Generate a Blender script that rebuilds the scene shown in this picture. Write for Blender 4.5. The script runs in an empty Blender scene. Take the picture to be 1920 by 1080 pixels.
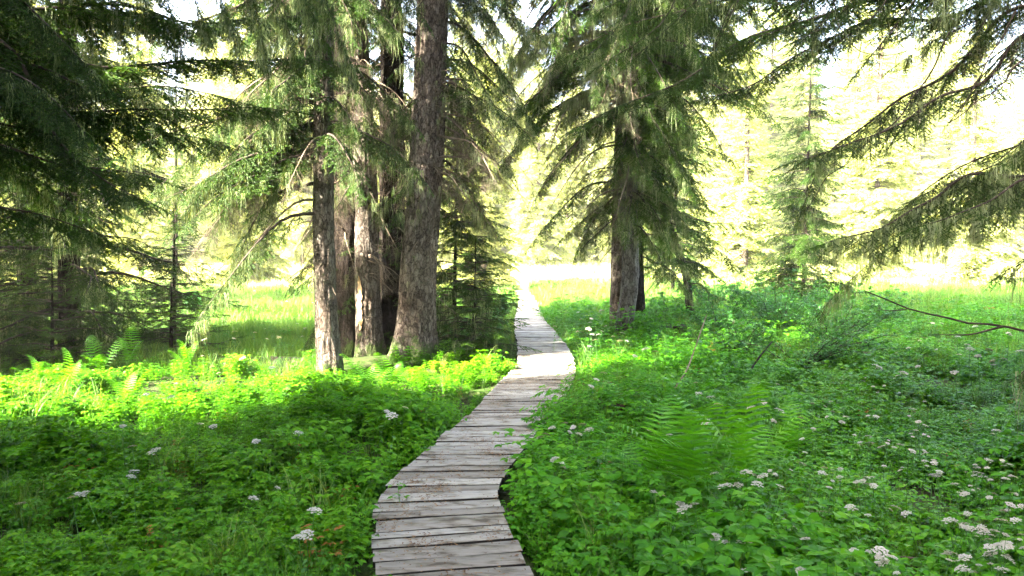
import bpy, math, random
import numpy as np
from mathutils import Vector

# ------------------------------------------------------------ camera, sky, sun, exposure
F = 1507.0; CX = 960.0; CY = 540.0; EYE = 1.6
PITCH = math.atan(68.0 / F)
sc = bpy.context.scene
cd = bpy.data.cameras.new('camera'); cam = bpy.data.objects.new('camera', cd)
sc.collection.objects.link(cam); sc.camera = cam
cd.sensor_width = 36; cd.lens = 36 * F / 1920; cd.clip_end = 2000; cd.clip_start = 0.05
cam.location = (0, 0, EYE); cam.rotation_euler = (math.pi / 2 - PITCH, 0, 0)
SUN = np.array([-0.85, -0.53, 0.0]); SUN /= np.linalg.norm(SUN)
ELEV = math.radians(33)
SUNV = Vector((SUN[0] * math.cos(ELEV), SUN[1] * math.cos(ELEV), math.sin(ELEV)))
w = bpy.data.worlds.new('World'); sc.world = w; w.use_nodes = True
nt = w.node_tree; bg = nt.nodes['Background']
sky = nt.nodes.new('ShaderNodeTexSky'); sky.sky_type = 'NISHITA'; sky.sun_disc = False
sky.sun_elevation = ELEV; sky.sun_rotation = math.atan2(SUNV.x, SUNV.y)
sky.dust_density = 6.0; sky.ozone_density = 0.3; sky.air_density = 0.7
nt.links.new(sky.outputs[0], bg.inputs[0]); bg.inputs[1].default_value = 0.15
ld = bpy.data.lights.new('sun', 'SUN'); ld.energy = 5.0; ld.angle = math.radians(0.6); ld.color = (1.0, 0.93, 0.80)
lo = bpy.data.objects.new('sun', ld); sc.collection.objects.link(lo)
lo.rotation_euler = SUNV.to_track_quat('Z', 'Y').to_euler(); lo.location = (0, 0, 40)
sc.view_settings.view_transform = 'Standard'; sc.view_settings.look = 'None'
sc.view_settings.exposure = 4.6; sc.view_settings.gamma = 1.0
try:
    sc.cycles.use_denoising = True
    sc.cycles.max_bounces = 8; sc.cycles.diffuse_bounces = 4; sc.cycles.glossy_bounces = 2
    sc.cycles.transmission_bounces = 4; sc.cycles.transparent_max_bounces = 4
    sc.cycles.sample_clamp_indirect = 6.0
except Exception:
    pass

COL = sc.collection
rng = np.random.default_rng(11)
U = rng.uniform

# ------------------------------------------------------------ pixel -> world
cp, sp_ = math.cos(PITCH), math.sin(PITCH)
def ray(u, v):
    a = (u - CX) / F; b = (CY - v) / F
    return np.array([a, cp + b * sp_, -sp_ + b * cp])
def G(u, v, z=0.0):
    r = ray(u, v); t = (z - EYE) / r[2]
    return np.array([r[0] * t, r[1] * t, z])
def P(u, v, d):
    r = ray(u, v); t = d / r[1]
    return np.array([r[0] * t, d, EYE + r[2] * t])

# ------------------------------------------------------------ noise
def _h(i, j, k, seed):
    n = (i * 374761393 + j * 668265263 + k * 2147483647 + seed * 974634777) & 0xFFFFFFFF
    n = ((n ^ (n >> 13)) * 1274126177) & 0xFFFFFFFF
    n = (n ^ (n >> 16)) & 0xFFFFFFFF
    return n / 4294967295.0
def vnoise(x, y, z=0.0, seed=0):
    x, y, z = np.broadcast_arrays(np.asarray(x, float), np.asarray(y, float), np.asarray(z, float))
    xi, yi, zi = np.floor(x).astype(np.int64), np.floor(y).astype(np.int64), np.floor(z).astype(np.int64)
    fx, fy, fz = x - xi, y - yi, z - zi
    fx, fy, fz = [f * f * (3 - 2 * f) for f in (fx, fy, fz)]
    r = 0
    for a in (0, 1):
        for b in (0, 1):
            for c in (0, 1):
                r = r + _h(xi + a, yi + b, zi + c, seed) * (fx if a else 1 - fx) * (fy if b else 1 - fy) * (fz if c else 1 - fz)
    return r * 2 - 1

# ------------------------------------------------------------ boardwalk outline (from ground points)
ledge = np.array([G(706, 1080), G(704, 1008), G(704, 948), G(712, 929), G(732, 905), G(771, 867), G(811, 837), G(847, 801), G(895, 769),
                  G(915, 738), G(946, 710), G(972, 682), G(972, 650), G(966, 620), G(965, 603), G(970, 580), G(973, 570)])[:, :2]
ledge = np.vstack([[[0.02, -1.6]], [[-0.36, 2.2]], ledge, [[0.24, 27.0]]])
redge = np.array([G(993, 1080), G(964, 1008), G(936, 950), G(926, 930), G(930, 905), G(958, 867), G(985, 837), G(1012, 801), G(1044, 769),
                  G(1060, 738), G(1075, 710), G(1078, 682), G(1062, 648), G(1042, 622), G(1022, 603), G(1010, 580), G(1006, 570)])[:, :2]
redge = np.vstack([[[0.80, -1.5]], [[0.40, 2.3]], redge, [[0.80, 27.0]]])
def smooth_edge(e):
    e = np.asarray(e); s_ = np.concatenate([[0], np.cumsum(np.linalg.norm(np.diff(e, axis=0), axis=1))]); q = np.arange(0, s_[-1], .12)
    o = np.stack([np.interp(q, s_, e[:, 0]), np.interp(q, s_, e[:, 1])], -1)
    for _ in range(7): o[1:-1] = o[1:-1] * .5 + (o[:-2] + o[2:]) * .25
    return o
ledge = smooth_edge(ledge); redge = smooth_edge(redge)
def walk_bounds(y):
    return np.interp(y, ledge[:, 1], ledge[:, 0]), np.interp(y, redge[:, 1], redge[:, 0])

TREE_C = [(-2.5, 11.0, .9), (-2.15, 12.0, .8), (-1.5, 12.3, .9), (1.98, 14.6, .7)]
def gz(x, y):
    x = np.asarray(x, float); y = np.asarray(y, float)
    d = np.sqrt(x * x + y * y)
    z = -0.20 + 0.07 * vnoise(x * .35, y * .35, 0, 3) + 0.035 * vnoise(x * 1.1, y * 1.1, 0, 4)
    for tx, ty, r in TREE_C:
        z = z + 0.12 * np.exp(-((x - tx) ** 2 + (y - ty) ** 2) / r ** 2)
    z = z + 0.10 * np.exp(-((x + 4.6) ** 2 / 4 + (y - 12.8) ** 2))
    z = z + .24 * np.clip(y - 92, 0, 400) ** 1.0
    z = z + 0.35 * vnoise(x * .03, y * .03, 0, 9) * np.clip((d - 35) / 60, 0, 1)
    return z

# ------------------------------------------------------------ geometry container
class Geo:
    def __init__(s): s.v = []; s.f = []; s.t = []; s.n = 0
    def add(s, v, f, t=0.5):
        v = np.asarray(v, np.float32).reshape(-1, 3); f = np.asarray(f, np.int64).reshape(-1, 3)
        s.v.append(v); s.f.append(f + s.n); s.n += len(v)
        s.t.append(np.broadcast_to(np.asarray(t, np.float32), (len(v),)).copy())
    def arrays(s):
        if not s.v: return np.zeros((0, 3), np.float32), np.zeros((0, 3), np.int64), np.zeros(0, np.float32)
        return np.vstack(s.v), np.vstack(s.f), np.concatenate(s.t)
    def mesh(s, name, mat, smooth=False):
        v, f, t = s.arrays()
        me = bpy.data.meshes.new(name)
        me.vertices.add(len(v)); me.vertices.foreach_set('co', v.ravel())
        me.loops.add(len(f) * 3); me.loops.foreach_set('vertex_index', f.astype(np.int32).ravel())
        me.polygons.add(len(f)); me.polygons.foreach_set('loop_start', np.arange(0, len(f) * 3, 3, dtype=np.int32))
        if smooth: me.polygons.foreach_set('use_smooth', np.ones(len(f), dtype=bool))
        a = me.attributes.new('tone', 'FLOAT', 'POINT'); a.data.foreach_set('value', t)
        me.update(calc_edges=True)
        if mat: me.materials.append(mat)
        return me

def ob(name, me, parent=None, loc=(0, 0, 0)):
    o = bpy.data.objects.new(name, me); COL.objects.link(o); o.location = loc
    if parent is not None: o.parent = parent
    return o
def tag(o, label=None, cat=None, group=None, kind=None):
    if label: o['label'] = label
    if cat: o['category'] = cat
    if group: o['group'] = group
    if kind: o['kind'] = kind
    return o
def thing(name, label, cat, loc, rz=0, group=None):
    o = bpy.data.objects.new(name, None); COL.objects.link(o); o.location = loc; o.rotation_euler = (0, 0, rz)
    o.empty_display_size = 0.2
    return tag(o, label, cat, group)
def copy_thing(root, loc, rz, scale, label, group=None, cat=None):
    r = root.copy(); COL.objects.link(r); r.location = loc; r.rotation_euler = (0, 0, rz); r.scale = (scale,) * 3
    r['label'] = label
    if group: r['group'] = group
    if cat: r['category'] = cat
    for ch in root.children:
        c = ch.copy(); COL.objects.link(c); c.parent = r
    return r

def nrm(a): return a / np.maximum(np.linalg.norm(a, axis=-1, keepdims=True), 1e-9)
def frames(X, up=None):
    X = nrm(X)
    if up is None: up = np.broadcast_to(np.array([0, 0, 1.0]), X.shape)
    Y = nrm(np.cross(up, X) + 1e-6); Z = np.cross(X, Y)
    return np.stack([X, Y, Z], axis=-1)
def place(geo, tpl, R, S, T, tj=0.0):
    v, f, t = tpl; m = len(T); n = len(v)
    if m == 0 or n == 0: return
    S = np.broadcast_to(np.asarray(S, float), (m,))
    V = np.einsum('mij,nj->mni', R, v) * S[:, None, None] + np.asarray(T)[:, None, :]
    Fc = f[None] + (np.arange(m) * n)[:, None, None]
    tt = t[None, :] + (U(-tj, tj, (m, 1)) if tj else np.zeros((m, 1)))
    geo.add(V.reshape(-1, 3), Fc.reshape(-1, 3), tt.reshape(-1))

def tube(geo, pts, rad, k=5, t=0.5, cap=True):
    pts = np.asarray(pts, float); n = len(pts); rad = np.broadcast_to(np.asarray(rad, float), (n,))
    d = np.gradient(pts, axis=0); R = frames(d, np.broadcast_to(np.array([0.13, 0.21, 1.0]) if abs(nrm(d.mean(0))[2]) < .8 else np.array([1.0, .1, .1]), d.shape))
    a = np.linspace(0, 2 * np.pi, k, endpoint=False)
    ring = np.stack([np.zeros(k), np.cos(a), np.sin(a)], -1)
    V = np.einsum('nij,kj->nki', R, ring) * rad[:, None, None] + pts[:, None, :]
    i = np.arange(n - 1)[:, None] * k; j = np.arange(k)[None]; j2 = (j + 1) % k
    a0, a1, b0, b1 = i + j, i + j2, i + k + j, i + k + j2
    Fc = np.concatenate([np.stack([a0, a1, b1], -1).reshape(-1, 3), np.stack([a0, b1, b0], -1).reshape(-1, 3)])
    if cap:
        Fc = np.vstack([Fc, [[0, q + 1, q] for q in range(1, k - 1)], [[(n - 1) * k, (n - 1) * k + q, (n - 1) * k + q + 1] for q in range(1, k - 1)]])
    geo.add(V.reshape(-1, 3), Fc, t)
def ribbon(geo, pts, wid, side, t=0.5):
    pts = np.asarray(pts, float); n = len(pts); wid = np.broadcast_to(np.asarray(wid, float), (n,))
    s = nrm(np.asarray(side, float)); s = np.broadcast_to(s, pts.shape)
    V = np.concatenate([pts - s * wid[:, None] / 2, pts + s * wid[:, None] / 2])
    i = np.arange(n - 1)
    geo.add(V, np.concatenate([np.stack([i, i + n, i + n + 1], -1), np.stack([i, i + n + 1, i + 1], -1)]), t)
def resample(pts, n):
    pts = np.asarray(pts, float); s = np.concatenate([[0], np.cumsum(np.linalg.norm(np.diff(pts, axis=0), axis=1))])
    # smooth (catmull-like) via dense linear + blur
    q = np.linspace(0, s[-1], n); out = np.stack([np.interp(q, s, pts[:, k]) for k in range(3)], -1)
    for _ in range(max(1, n // (2 * len(pts)))):
        out[1:-1] = out[1:-1] * .5 + (out[:-2] + out[2:]) * .25
    return out

# ------------------------------------------------------------ materials
def mat_base(name):
    m = bpy.data.materials.new(name); m.use_nodes = True
    nt = m.node_tree; nt.nodes.clear()
    out = nt.nodes.new('ShaderNodeOutputMaterial'); return m, nt, out
def N(nt, typ, **k):
    n = nt.nodes.new(typ)
    for a, b in k.items(): setattr(n, a, b)
    return n
def ramp(nt, cols, fac):
    r = N(nt, 'ShaderNodeValToRGB'); e = r.color_ramp.elements
    while len(e) < len(cols): e.new(0.5)
    for i, (p, c) in enumerate(cols): e[i].position = p; e[i].color = (*c, 1)
    nt.links.new(fac, r.inputs[0]); return r.outputs[0]
def leaf_mat(name, cols, transl=0.35, rough=0.45, spec=0.4, nscale=0.6, tgain=1.4):
    m, nt, out = mat_base(name)
    at = N(nt, 'ShaderNodeAttribute', attribute_name='tone')
    geo = N(nt, 'ShaderNodeNewGeometry'); no = N(nt, 'ShaderNodeTexNoise'); no.inputs['Scale'].default_value = nscale; no.inputs['Detail'].default_value = 3
    nt.links.new(geo.outputs['Position'], no.inputs['Vector'])
    oi = N(nt, 'ShaderNodeObjectInfo')
    a1 = N(nt, 'ShaderNodeMath', operation='MULTIPLY_ADD'); a1.inputs[1].default_value = 0.9; nt.links.new(no.outputs[0], a1.inputs[0]); nt.links.new(at.outputs['Fac'], a1.inputs[2])
    a2 = N(nt, 'ShaderNodeMath', operation='MULTIPLY_ADD'); a2.inputs[1].default_value = 0.25; nt.links.new(oi.outputs['Random'], a2.inputs[0]); nt.links.new(a1.outputs[0], a2.inputs[2])
    a3 = N(nt, 'ShaderNodeMath', operation='SUBTRACT'); a3.inputs[1].default_value = 0.55; nt.links.new(a2.outputs[0], a3.inputs[0])
    c = ramp(nt, cols, a3.outputs[0])
    p = N(nt, 'ShaderNodeBsdfPrincipled'); p.inputs['Roughness'].default_value = rough; p.inputs['Specular IOR Level'].default_value = spec
    nt.links.new(c, p.inputs['Base Color'])
    t = N(nt, 'ShaderNodeBsdfTranslucent')
    g = N(nt, 'ShaderNodeMix', data_type='RGBA', blend_type='MULTIPLY'); g.inputs[0].default_value = 1.0
    nt.links.new(c, g.inputs[6]); g.inputs[7].default_value = (tgain * 1.15, tgain, tgain * .35, 1)
    nt.links.new(g.outputs[2], t.inputs['Color'])
    mx = N(nt, 'ShaderNodeMixShader'); mx.inputs[0].default_value = transl
    nt.links.new(p.outputs[0], mx.inputs[1]); nt.links.new(t.outputs[0], mx.inputs[2]); nt.links.new(mx.outputs[0], out.inputs[0])
    return m
def solid_mat(name, cols, scale=(3, 3, 3), rough=0.9, bump=0.5, bdist=0.01, detail=6, tone=0.5, spec=0.2):
    m, nt, out = mat_base(name)
    tc = N(nt, 'ShaderNodeTexCoord'); mp = N(nt, 'ShaderNodeMapping'); mp.inputs['Scale'].default_value = scale
    nt.links.new(tc.outputs['Object'], mp.inputs[0])
    no = N(nt, 'ShaderNodeTexNoise'); no.inputs['Scale'].default_value = 1.0; no.inputs['Detail'].default_value = detail; no.inputs['Roughness'].default_value = .65
    nt.links.new(mp.outputs[0], no.inputs['Vector'])
    at = N(nt, 'ShaderNodeAttribute', attribute_name='tone')
    a1 = N(nt, 'ShaderNodeMath', operation='MULTIPLY_ADD'); a1.inputs[1].default_value = tone; nt.links.new(at.outputs['Fac'], a1.inputs[0]); nt.links.new(no.outputs[0], a1.inputs[2])
    a2 = N(nt, 'ShaderNodeMath', operation='SUBTRACT'); a2.inputs[1].default_value = tone * .5; nt.links.new(a1.outputs[0], a2.inputs[0])
    c = ramp(nt, cols, a2.outputs[0])
    p = N(nt, 'ShaderNodeBsdfPrincipled'); p.inputs['Roughness'].default_value = rough; p.inputs['Specular IOR Level'].default_value = spec
    nt.links.new(c, p.inputs['Base Color'])
    b = N(nt, 'ShaderNodeBump'); b.inputs['Strength'].default_value = bump; b.inputs['Distance'].default_value = bdist
    nt.links.new(no.outputs[0], b.inputs['Height']); nt.links.new(b.outputs[0], p.inputs['Normal'])
    nt.links.new(p.outputs[0], out.inputs[0])
    return m

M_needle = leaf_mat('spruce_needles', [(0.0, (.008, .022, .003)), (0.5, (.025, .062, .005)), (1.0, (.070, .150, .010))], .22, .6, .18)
M_needle_far = leaf_mat('sun_painted_spruce_needles', [(0.0, (.13, .18, .05)), (0.5, (.26, .32, .11)), (1.0, (.40, .42, .20))], .4, .6, .2)  # paled copy of the needle colour, sun glare on far trees painted in
M_twig = solid_mat('twig_bark', [(0.25, (.018, .013, .009)), (0.55, (.05, .038, .028)), (0.8, (.10, .08, .06))], (6, 6, 6), .9, .2)
M_deadtwig = solid_mat('dead_twig_bark', [(0.2, (.05, .036, .024)), (0.5, (.13, .10, .07)), (0.8, (.28, .23, .17))], (5, 5, 5), .9, .2)
M_lichen = leaf_mat('beard_lichen', [(0.0, (.08, .11, .045)), (0.5, (.17, .22, .10)), (1.0, (.33, .38, .22))], .35, .9, .1, tgain=1.0)
def bark_mat(name, cols, lich, lam=.5):
    m, nt, out = mat_base(name)
    tc = N(nt, 'ShaderNodeTexCoord'); L = nt.links.new
    wn = N(nt, 'ShaderNodeTexNoise'); wn.inputs['Scale'].default_value = 7; wn.inputs['Detail'].default_value = 4; L(tc.outputs['Object'], wn.inputs['Vector'])
    ad = N(nt, 'ShaderNodeVectorMath', operation='MULTIPLY_ADD'); ad.inputs[1].default_value = (.12, .12, .12); L(wn.outputs['Color'], ad.inputs[0]); L(tc.outputs['Object'], ad.inputs[2])
    mp = N(nt, 'ShaderNodeMapping'); mp.inputs['Scale'].default_value = (20, 20, 7); L(ad.outputs[0], mp.inputs[0])
    vo = N(nt, 'ShaderNodeTexVoronoi', feature='DISTANCE_TO_EDGE'); vo.inputs['Scale'].default_value = 1.0; L(mp.outputs[0], vo.inputs['Vector'])
    vc = N(nt, 'ShaderNodeTexVoronoi'); vc.inputs['Scale'].default_value = 1.0; L(mp.outputs[0], vc.inputs['Vector'])
    fn = N(nt, 'ShaderNodeTexNoise'); fn.inputs['Scale'].default_value = 45; fn.inputs['Detail'].default_value = 6; fn.inputs['Roughness'].default_value = .7; L(tc.outputs['Object'], fn.inputs['Vector'])
    cr = N(nt, 'ShaderNodeMapRange'); cr.inputs['From Max'].default_value = .16; L(vo.outputs['Distance'], cr.inputs['Value'])
    sx = N(nt, 'ShaderNodeSeparateXYZ'); L(vc.outputs['Color'], sx.inputs[0])
    a = N(nt, 'ShaderNodeMath', operation='MULTIPLY_ADD'); a.inputs[1].default_value = .35; L(sx.outputs['X'], a.inputs[0]); L(fn.outputs[0], a.inputs[2])
    b = N(nt, 'ShaderNodeMath', operation='MULTIPLY_ADD'); b.inputs[1].default_value = .28; L(cr.outputs[0], b.inputs[0]); L(a.outputs[0], b.inputs[2])
    c = N(nt, 'ShaderNodeMath', operation='SUBTRACT'); c.inputs[1].default_value = .42; L(b.outputs[0], c.inputs[0])
    col = ramp(nt, cols, c.outputs[0])
    ln = N(nt, 'ShaderNodeTexNoise'); ln.inputs['Scale'].default_value = 5; ln.inputs['Detail'].default_value = 8; ln.inputs['Roughness'].default_value = .75; L(tc.outputs['Object'], ln.inputs['Vector'])
    lf = N(nt, 'ShaderNodeMapRange'); lf.inputs['From Min'].default_value = .56; lf.inputs['From Max'].default_value = .68; lf.inputs['To Max'].default_value = lam; L(ln.outputs[0], lf.inputs['Value'])
    mx = N(nt, 'ShaderNodeMix', data_type='RGBA'); L(lf.outputs[0], mx.inputs[0]); L(col, mx.inputs[6]); mx.inputs[7].default_value = (*lich, 1)
    big = N(nt, 'ShaderNodeTexNoise'); big.inputs['Scale'].default_value = 1.6; big.inputs['Detail'].default_value = 3; L(tc.outputs['Object'], big.inputs['Vector'])
    bt = ramp(nt, [(.3, (.62, .56, .52)), (.5, (1, 1, 1)), (.72, (1.35, 1.32, 1.25))], big.outputs[0])
    mb = N(nt, 'ShaderNodeMix', data_type='RGBA', blend_type='MULTIPLY'); mb.inputs[0].default_value = 1; L(mx.outputs[2], mb.inputs[6]); L(bt, mb.inputs[7])
    sz = N(nt, 'ShaderNodeSeparateXYZ'); L(tc.outputs['Object'], sz.inputs[0])
    hz = N(nt, 'ShaderNodeMapRange'); hz.inputs['From Min'].default_value = .75; hz.inputs['From Max'].default_value = .0; hz.inputs['To Min'].default_value = -.12; hz.inputs['To Max'].default_value = .22; L(sz.outputs['Z'], hz.inputs['Value'])
    sm_ = N(nt, 'ShaderNodeMath', operation='ADD'); L(hz.outputs[0], sm_.inputs[0]); L(ln.outputs[0], sm_.inputs[1])
    mf = N(nt, 'ShaderNodeMapRange'); mf.inputs['From Min'].default_value = .60; mf.inputs['From Max'].default_value = .68; mf.inputs['To Max'].default_value = .75; L(sm_.outputs[0], mf.inputs['Value'])
    ms = N(nt, 'ShaderNodeMix', data_type='RGBA'); L(mf.outputs[0], ms.inputs[0]); L(mb.outputs[2], ms.inputs[6]); ms.inputs[7].default_value = (.045, .085, .014, 1)
    mx = ms
    p = N(nt, 'ShaderNodeBsdfPrincipled'); p.inputs['Roughness'].default_value = .95; p.inputs['Specular IOR Level'].default_value = .15; L(mx.outputs[2], p.inputs['Base Color'])
    bp = N(nt, 'ShaderNodeBump'); bp.inputs['Strength'].default_value = 1.0; bp.inputs['Distance'].default_value = .03; L(b.outputs[0], bp.inputs['Height']); L(bp.outputs[0], p.inputs['Normal']); L(p.outputs[0], out.inputs[0])
    return m
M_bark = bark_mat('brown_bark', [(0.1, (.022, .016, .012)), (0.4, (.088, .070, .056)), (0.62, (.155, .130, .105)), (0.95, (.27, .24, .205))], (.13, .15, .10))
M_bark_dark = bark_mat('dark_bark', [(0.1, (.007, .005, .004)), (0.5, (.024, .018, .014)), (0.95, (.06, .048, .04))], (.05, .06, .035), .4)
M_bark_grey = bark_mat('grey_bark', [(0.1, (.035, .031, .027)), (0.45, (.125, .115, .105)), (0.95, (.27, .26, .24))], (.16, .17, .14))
M_leaf_l = leaf_mat('nettle_leaves', [(0.0, (.016, .060, .006)), (0.45, (.055, .200, .004)), (0.8, (.115, .29, .006)), (1.0, (.17, .30, .02))], .38, .5, .18)
M_leaf_r = leaf_mat('ground_elder_leaves', [(0.0, (.018, .080, .009)), (0.45, (.052, .210, .005)), (0.8, (.110, .31, .008)), (1.0, (.16, .33, .03))], .4, .5, .18)
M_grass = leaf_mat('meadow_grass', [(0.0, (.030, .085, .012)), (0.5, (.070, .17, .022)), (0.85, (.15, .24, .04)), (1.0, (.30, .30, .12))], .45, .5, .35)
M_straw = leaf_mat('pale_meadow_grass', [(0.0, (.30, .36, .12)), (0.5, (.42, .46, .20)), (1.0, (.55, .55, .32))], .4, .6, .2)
M_fern = leaf_mat('fern_fronds', [(0.0, (.024, .11, .004)), (0.5, (.072, .27, .007)), (1.0, (.15, .40, .014))], .45, .45, .4)
M_dryfern = leaf_mat('dry_fern', [(0.0, (.12, .05, .015)), (0.5, (.25, .12, .03)), (1.0, (.36, .22, .06))], .4, .7, .2)
M_stem = leaf_mat('flower_stems', [(0.0, (.03, .12, .02)), (1.0, (.09, .22, .04))], .2, .5, .3)
M_petal = leaf_mat('white_petals', [(0.0, (.28, .31, .20)), (0.5, (.46, .46, .39)), (1.0, (.56, .51, .49))], .3, .7, .2, nscale=2.0, tgain=.9)
M_shrub = leaf_mat('shrub_leaves', [(0.0, (.02, .09, .02)), (0.5, (.05, .19, .03)), (1.0, (.11, .28, .05))], .4, .4, .4)
M_moss = solid_mat('mossy_log_bark', [(0.25, (.006, .004, .003)), (0.48, (.016, .011, .007)), (0.55, (.012, .026, .005)), (0.8, (.022, .06, .008))], (7, 7, 7), .95, .8, .03)
M_rot = solid_mat('rotten_wood', [(0.25, (.008, .005, .004)), (0.5, (.028, .017, .011)), (0.8, (.07, .045, .03))], (14, 14, 14), .95, .9, .02)
M_scar = solid_mat('bare_split_wood', [(0.3, (.30, .13, .05)), (0.5, (.55, .36, .20)), (0.7, (.66, .52, .36))], (40, 40, 3), .8, .5, .01)
M_litter = solid_mat('needle_litter', [(0.2, (.05, .025, .012)), (0.5, (.13, .070, .030)), (0.8, (.24, .15, .07))], (14, 14, 14), .9, .2, .005, 3, .8)
M_edge = solid_mat('gap_shade_board_edges', [(0.25, (.012, .010, .008)), (0.55, (.030, .026, .020)), (0.8, (.06, .052, .042))], (14, 30, 30), .95, .4, .005)  # near-black plank sides: shade of the gaps put into the colour

def soil_mat():
    m, nt, out = mat_base('forest_soil')
    geo = N(nt, 'ShaderNodeNewGeometry')
    n1 = N(nt, 'ShaderNodeTexNoise'); n1.inputs['Scale'].default_value = 2.2; n1.inputs['Detail'].default_value = 10; n1.inputs['Roughness'].default_value = .7
    n2 = N(nt, 'ShaderNodeTexNoise'); n2.inputs['Scale'].default_value = 0.05; n2.inputs['Detail'].default_value = 4
    for n in (n1, n2): nt.links.new(geo.outputs['Position'], n.inputs['Vector'])
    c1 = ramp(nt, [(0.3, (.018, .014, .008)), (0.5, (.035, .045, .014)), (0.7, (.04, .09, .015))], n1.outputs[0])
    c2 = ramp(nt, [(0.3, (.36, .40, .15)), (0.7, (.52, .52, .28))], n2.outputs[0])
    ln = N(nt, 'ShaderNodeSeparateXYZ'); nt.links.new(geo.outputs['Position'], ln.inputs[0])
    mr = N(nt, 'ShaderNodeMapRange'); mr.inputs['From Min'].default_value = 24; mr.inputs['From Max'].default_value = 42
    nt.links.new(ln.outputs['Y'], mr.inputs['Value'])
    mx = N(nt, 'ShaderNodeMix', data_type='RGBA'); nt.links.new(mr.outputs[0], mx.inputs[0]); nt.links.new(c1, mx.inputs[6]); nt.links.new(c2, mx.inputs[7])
    p = N(nt, 'ShaderNodeBsdfPrincipled'); p.inputs['Roughness'].default_value = .95; p.inputs['Specular IOR Level'].default_value = .1
    nt.links.new(mx.outputs[2], p.inputs['Base Color'])
    b = N(nt, 'ShaderNodeBump'); b.inputs['Strength'].default_value = .8; b.inputs['Distance'].default_value = .05
    nt.links.new(n1.outputs[0], b.inputs['Height']); nt.links.new(b.outputs[0], p.inputs['Normal']); nt.links.new(p.outputs[0], out.inputs[0])
    return m
def board_mat():
    m, nt, out = mat_base('weathered_boards')
    tc = N(nt, 'ShaderNodeTexCoord'); at = N(nt, 'ShaderNodeAttribute', attribute_name='tone')
    sx = N(nt, 'ShaderNodeSeparateXYZ'); nt.links.new(tc.outputs['Object'], sx.inputs[0])
    def comb(kx, ky, kt):
        cx = N(nt, 'ShaderNodeCombineXYZ')
        for a, s, i in (('X', kx, 0), ('Y', ky, 1)):
            mm = N(nt, 'ShaderNodeMath', operation='MULTIPLY'); mm.inputs[1].default_value = s; nt.links.new(sx.outputs[a], mm.inputs[0]); nt.links.new(mm.outputs[0], cx.inputs[i])
        mt = N(nt, 'ShaderNodeMath', operation='MULTIPLY'); mt.inputs[1].default_value = kt; nt.links.new(at.outputs['Fac'], mt.inputs[0]); nt.links.new(mt.outputs[0], cx.inputs[2])
        return cx.outputs[0]
    g = N(nt, 'ShaderNodeTexNoise'); g.inputs['Scale'].default_value = 1; g.inputs['Detail'].default_value = 8; g.inputs['Roughness'].default_value = .7
    nt.links.new(comb(7, 60, 90), g.inputs['Vector'])
    s = N(nt, 'ShaderNodeTexNoise'); s.inputs['Scale'].default_value = 1; s.inputs['Detail'].default_value = 5; nt.links.new(comb(7, 14, 15), s.inputs['Vector'])
    c1 = ramp(nt, [(0.2, (.115, .110, .090)), (0.42, (.245, .236, .200)), (0.6, (.310, .300, .258)), (0.85, (.39, .38, .33))], g.outputs[0])
    st = ramp(nt, [(0.33, (.34, .30, .24)), (0.42, (.74, .72, .66)), (0.52, (1, 1, 1))], s.outputs[0])
    pl = ramp(nt, [(0.0, (.62, .58, .54)), (0.5, (.9, .88, .86)), (1.0, (1.15, 1.14, 1.12))], at.outputs['Fac'])
    m1 = N(nt, 'ShaderNodeMix', data_type='RGBA', blend_type='MULTIPLY'); m1.inputs[0].default_value = 1; nt.links.new(c1, m1.inputs[6]); nt.links.new(st, m1.inputs[7])
    m2 = N(nt, 'ShaderNodeMix', data_type='RGBA', blend_type='MULTIPLY'); m2.inputs[0].default_value = 1; nt.links.new(m1.outputs[2], m2.inputs[6]); nt.links.new(pl, m2.inputs[7])
    p = N(nt, 'ShaderNodeBsdfPrincipled'); p.inputs['Roughness'].default_value = .75; p.inputs['Specular IOR Level'].default_value = .3
    nt.links.new(m2.outputs[2], p.inputs['Base Color'])
    b = N(nt, 'ShaderNodeBump'); b.inputs['Strength'].default_value = .6; b.inputs['Distance'].default_value = .004
    nt.links.new(g.outputs[0], b.inputs['Height']); nt.links.new(b.outputs[0], p.inputs['Normal']); nt.links.new(p.outputs[0], out.inputs[0])
    return m

# ------------------------------------------------------------ ground
def make_ground():
    a = np.linspace(-1, 1, 301); xs = np.sinh(a * 5.2) / np.sinh(5.2) * 400
    ys = xs + 8.0
    X, Y = np.meshgrid(xs, ys); Z = gz(X, Y)
    d = np.stack([X, Y, Z], -1).reshape(-1, 3); n = 301
    i = (np.arange(n - 1)[:, None] * n + np.arange(n - 1)[None]).ravel()
    g = Geo(); g.add(d, np.concatenate([np.stack([i, i + 1, i + n + 1], -1), np.stack([i, i + n + 1, i + n], -1)]))
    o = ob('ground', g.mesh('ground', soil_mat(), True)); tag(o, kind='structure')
make_ground()

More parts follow.
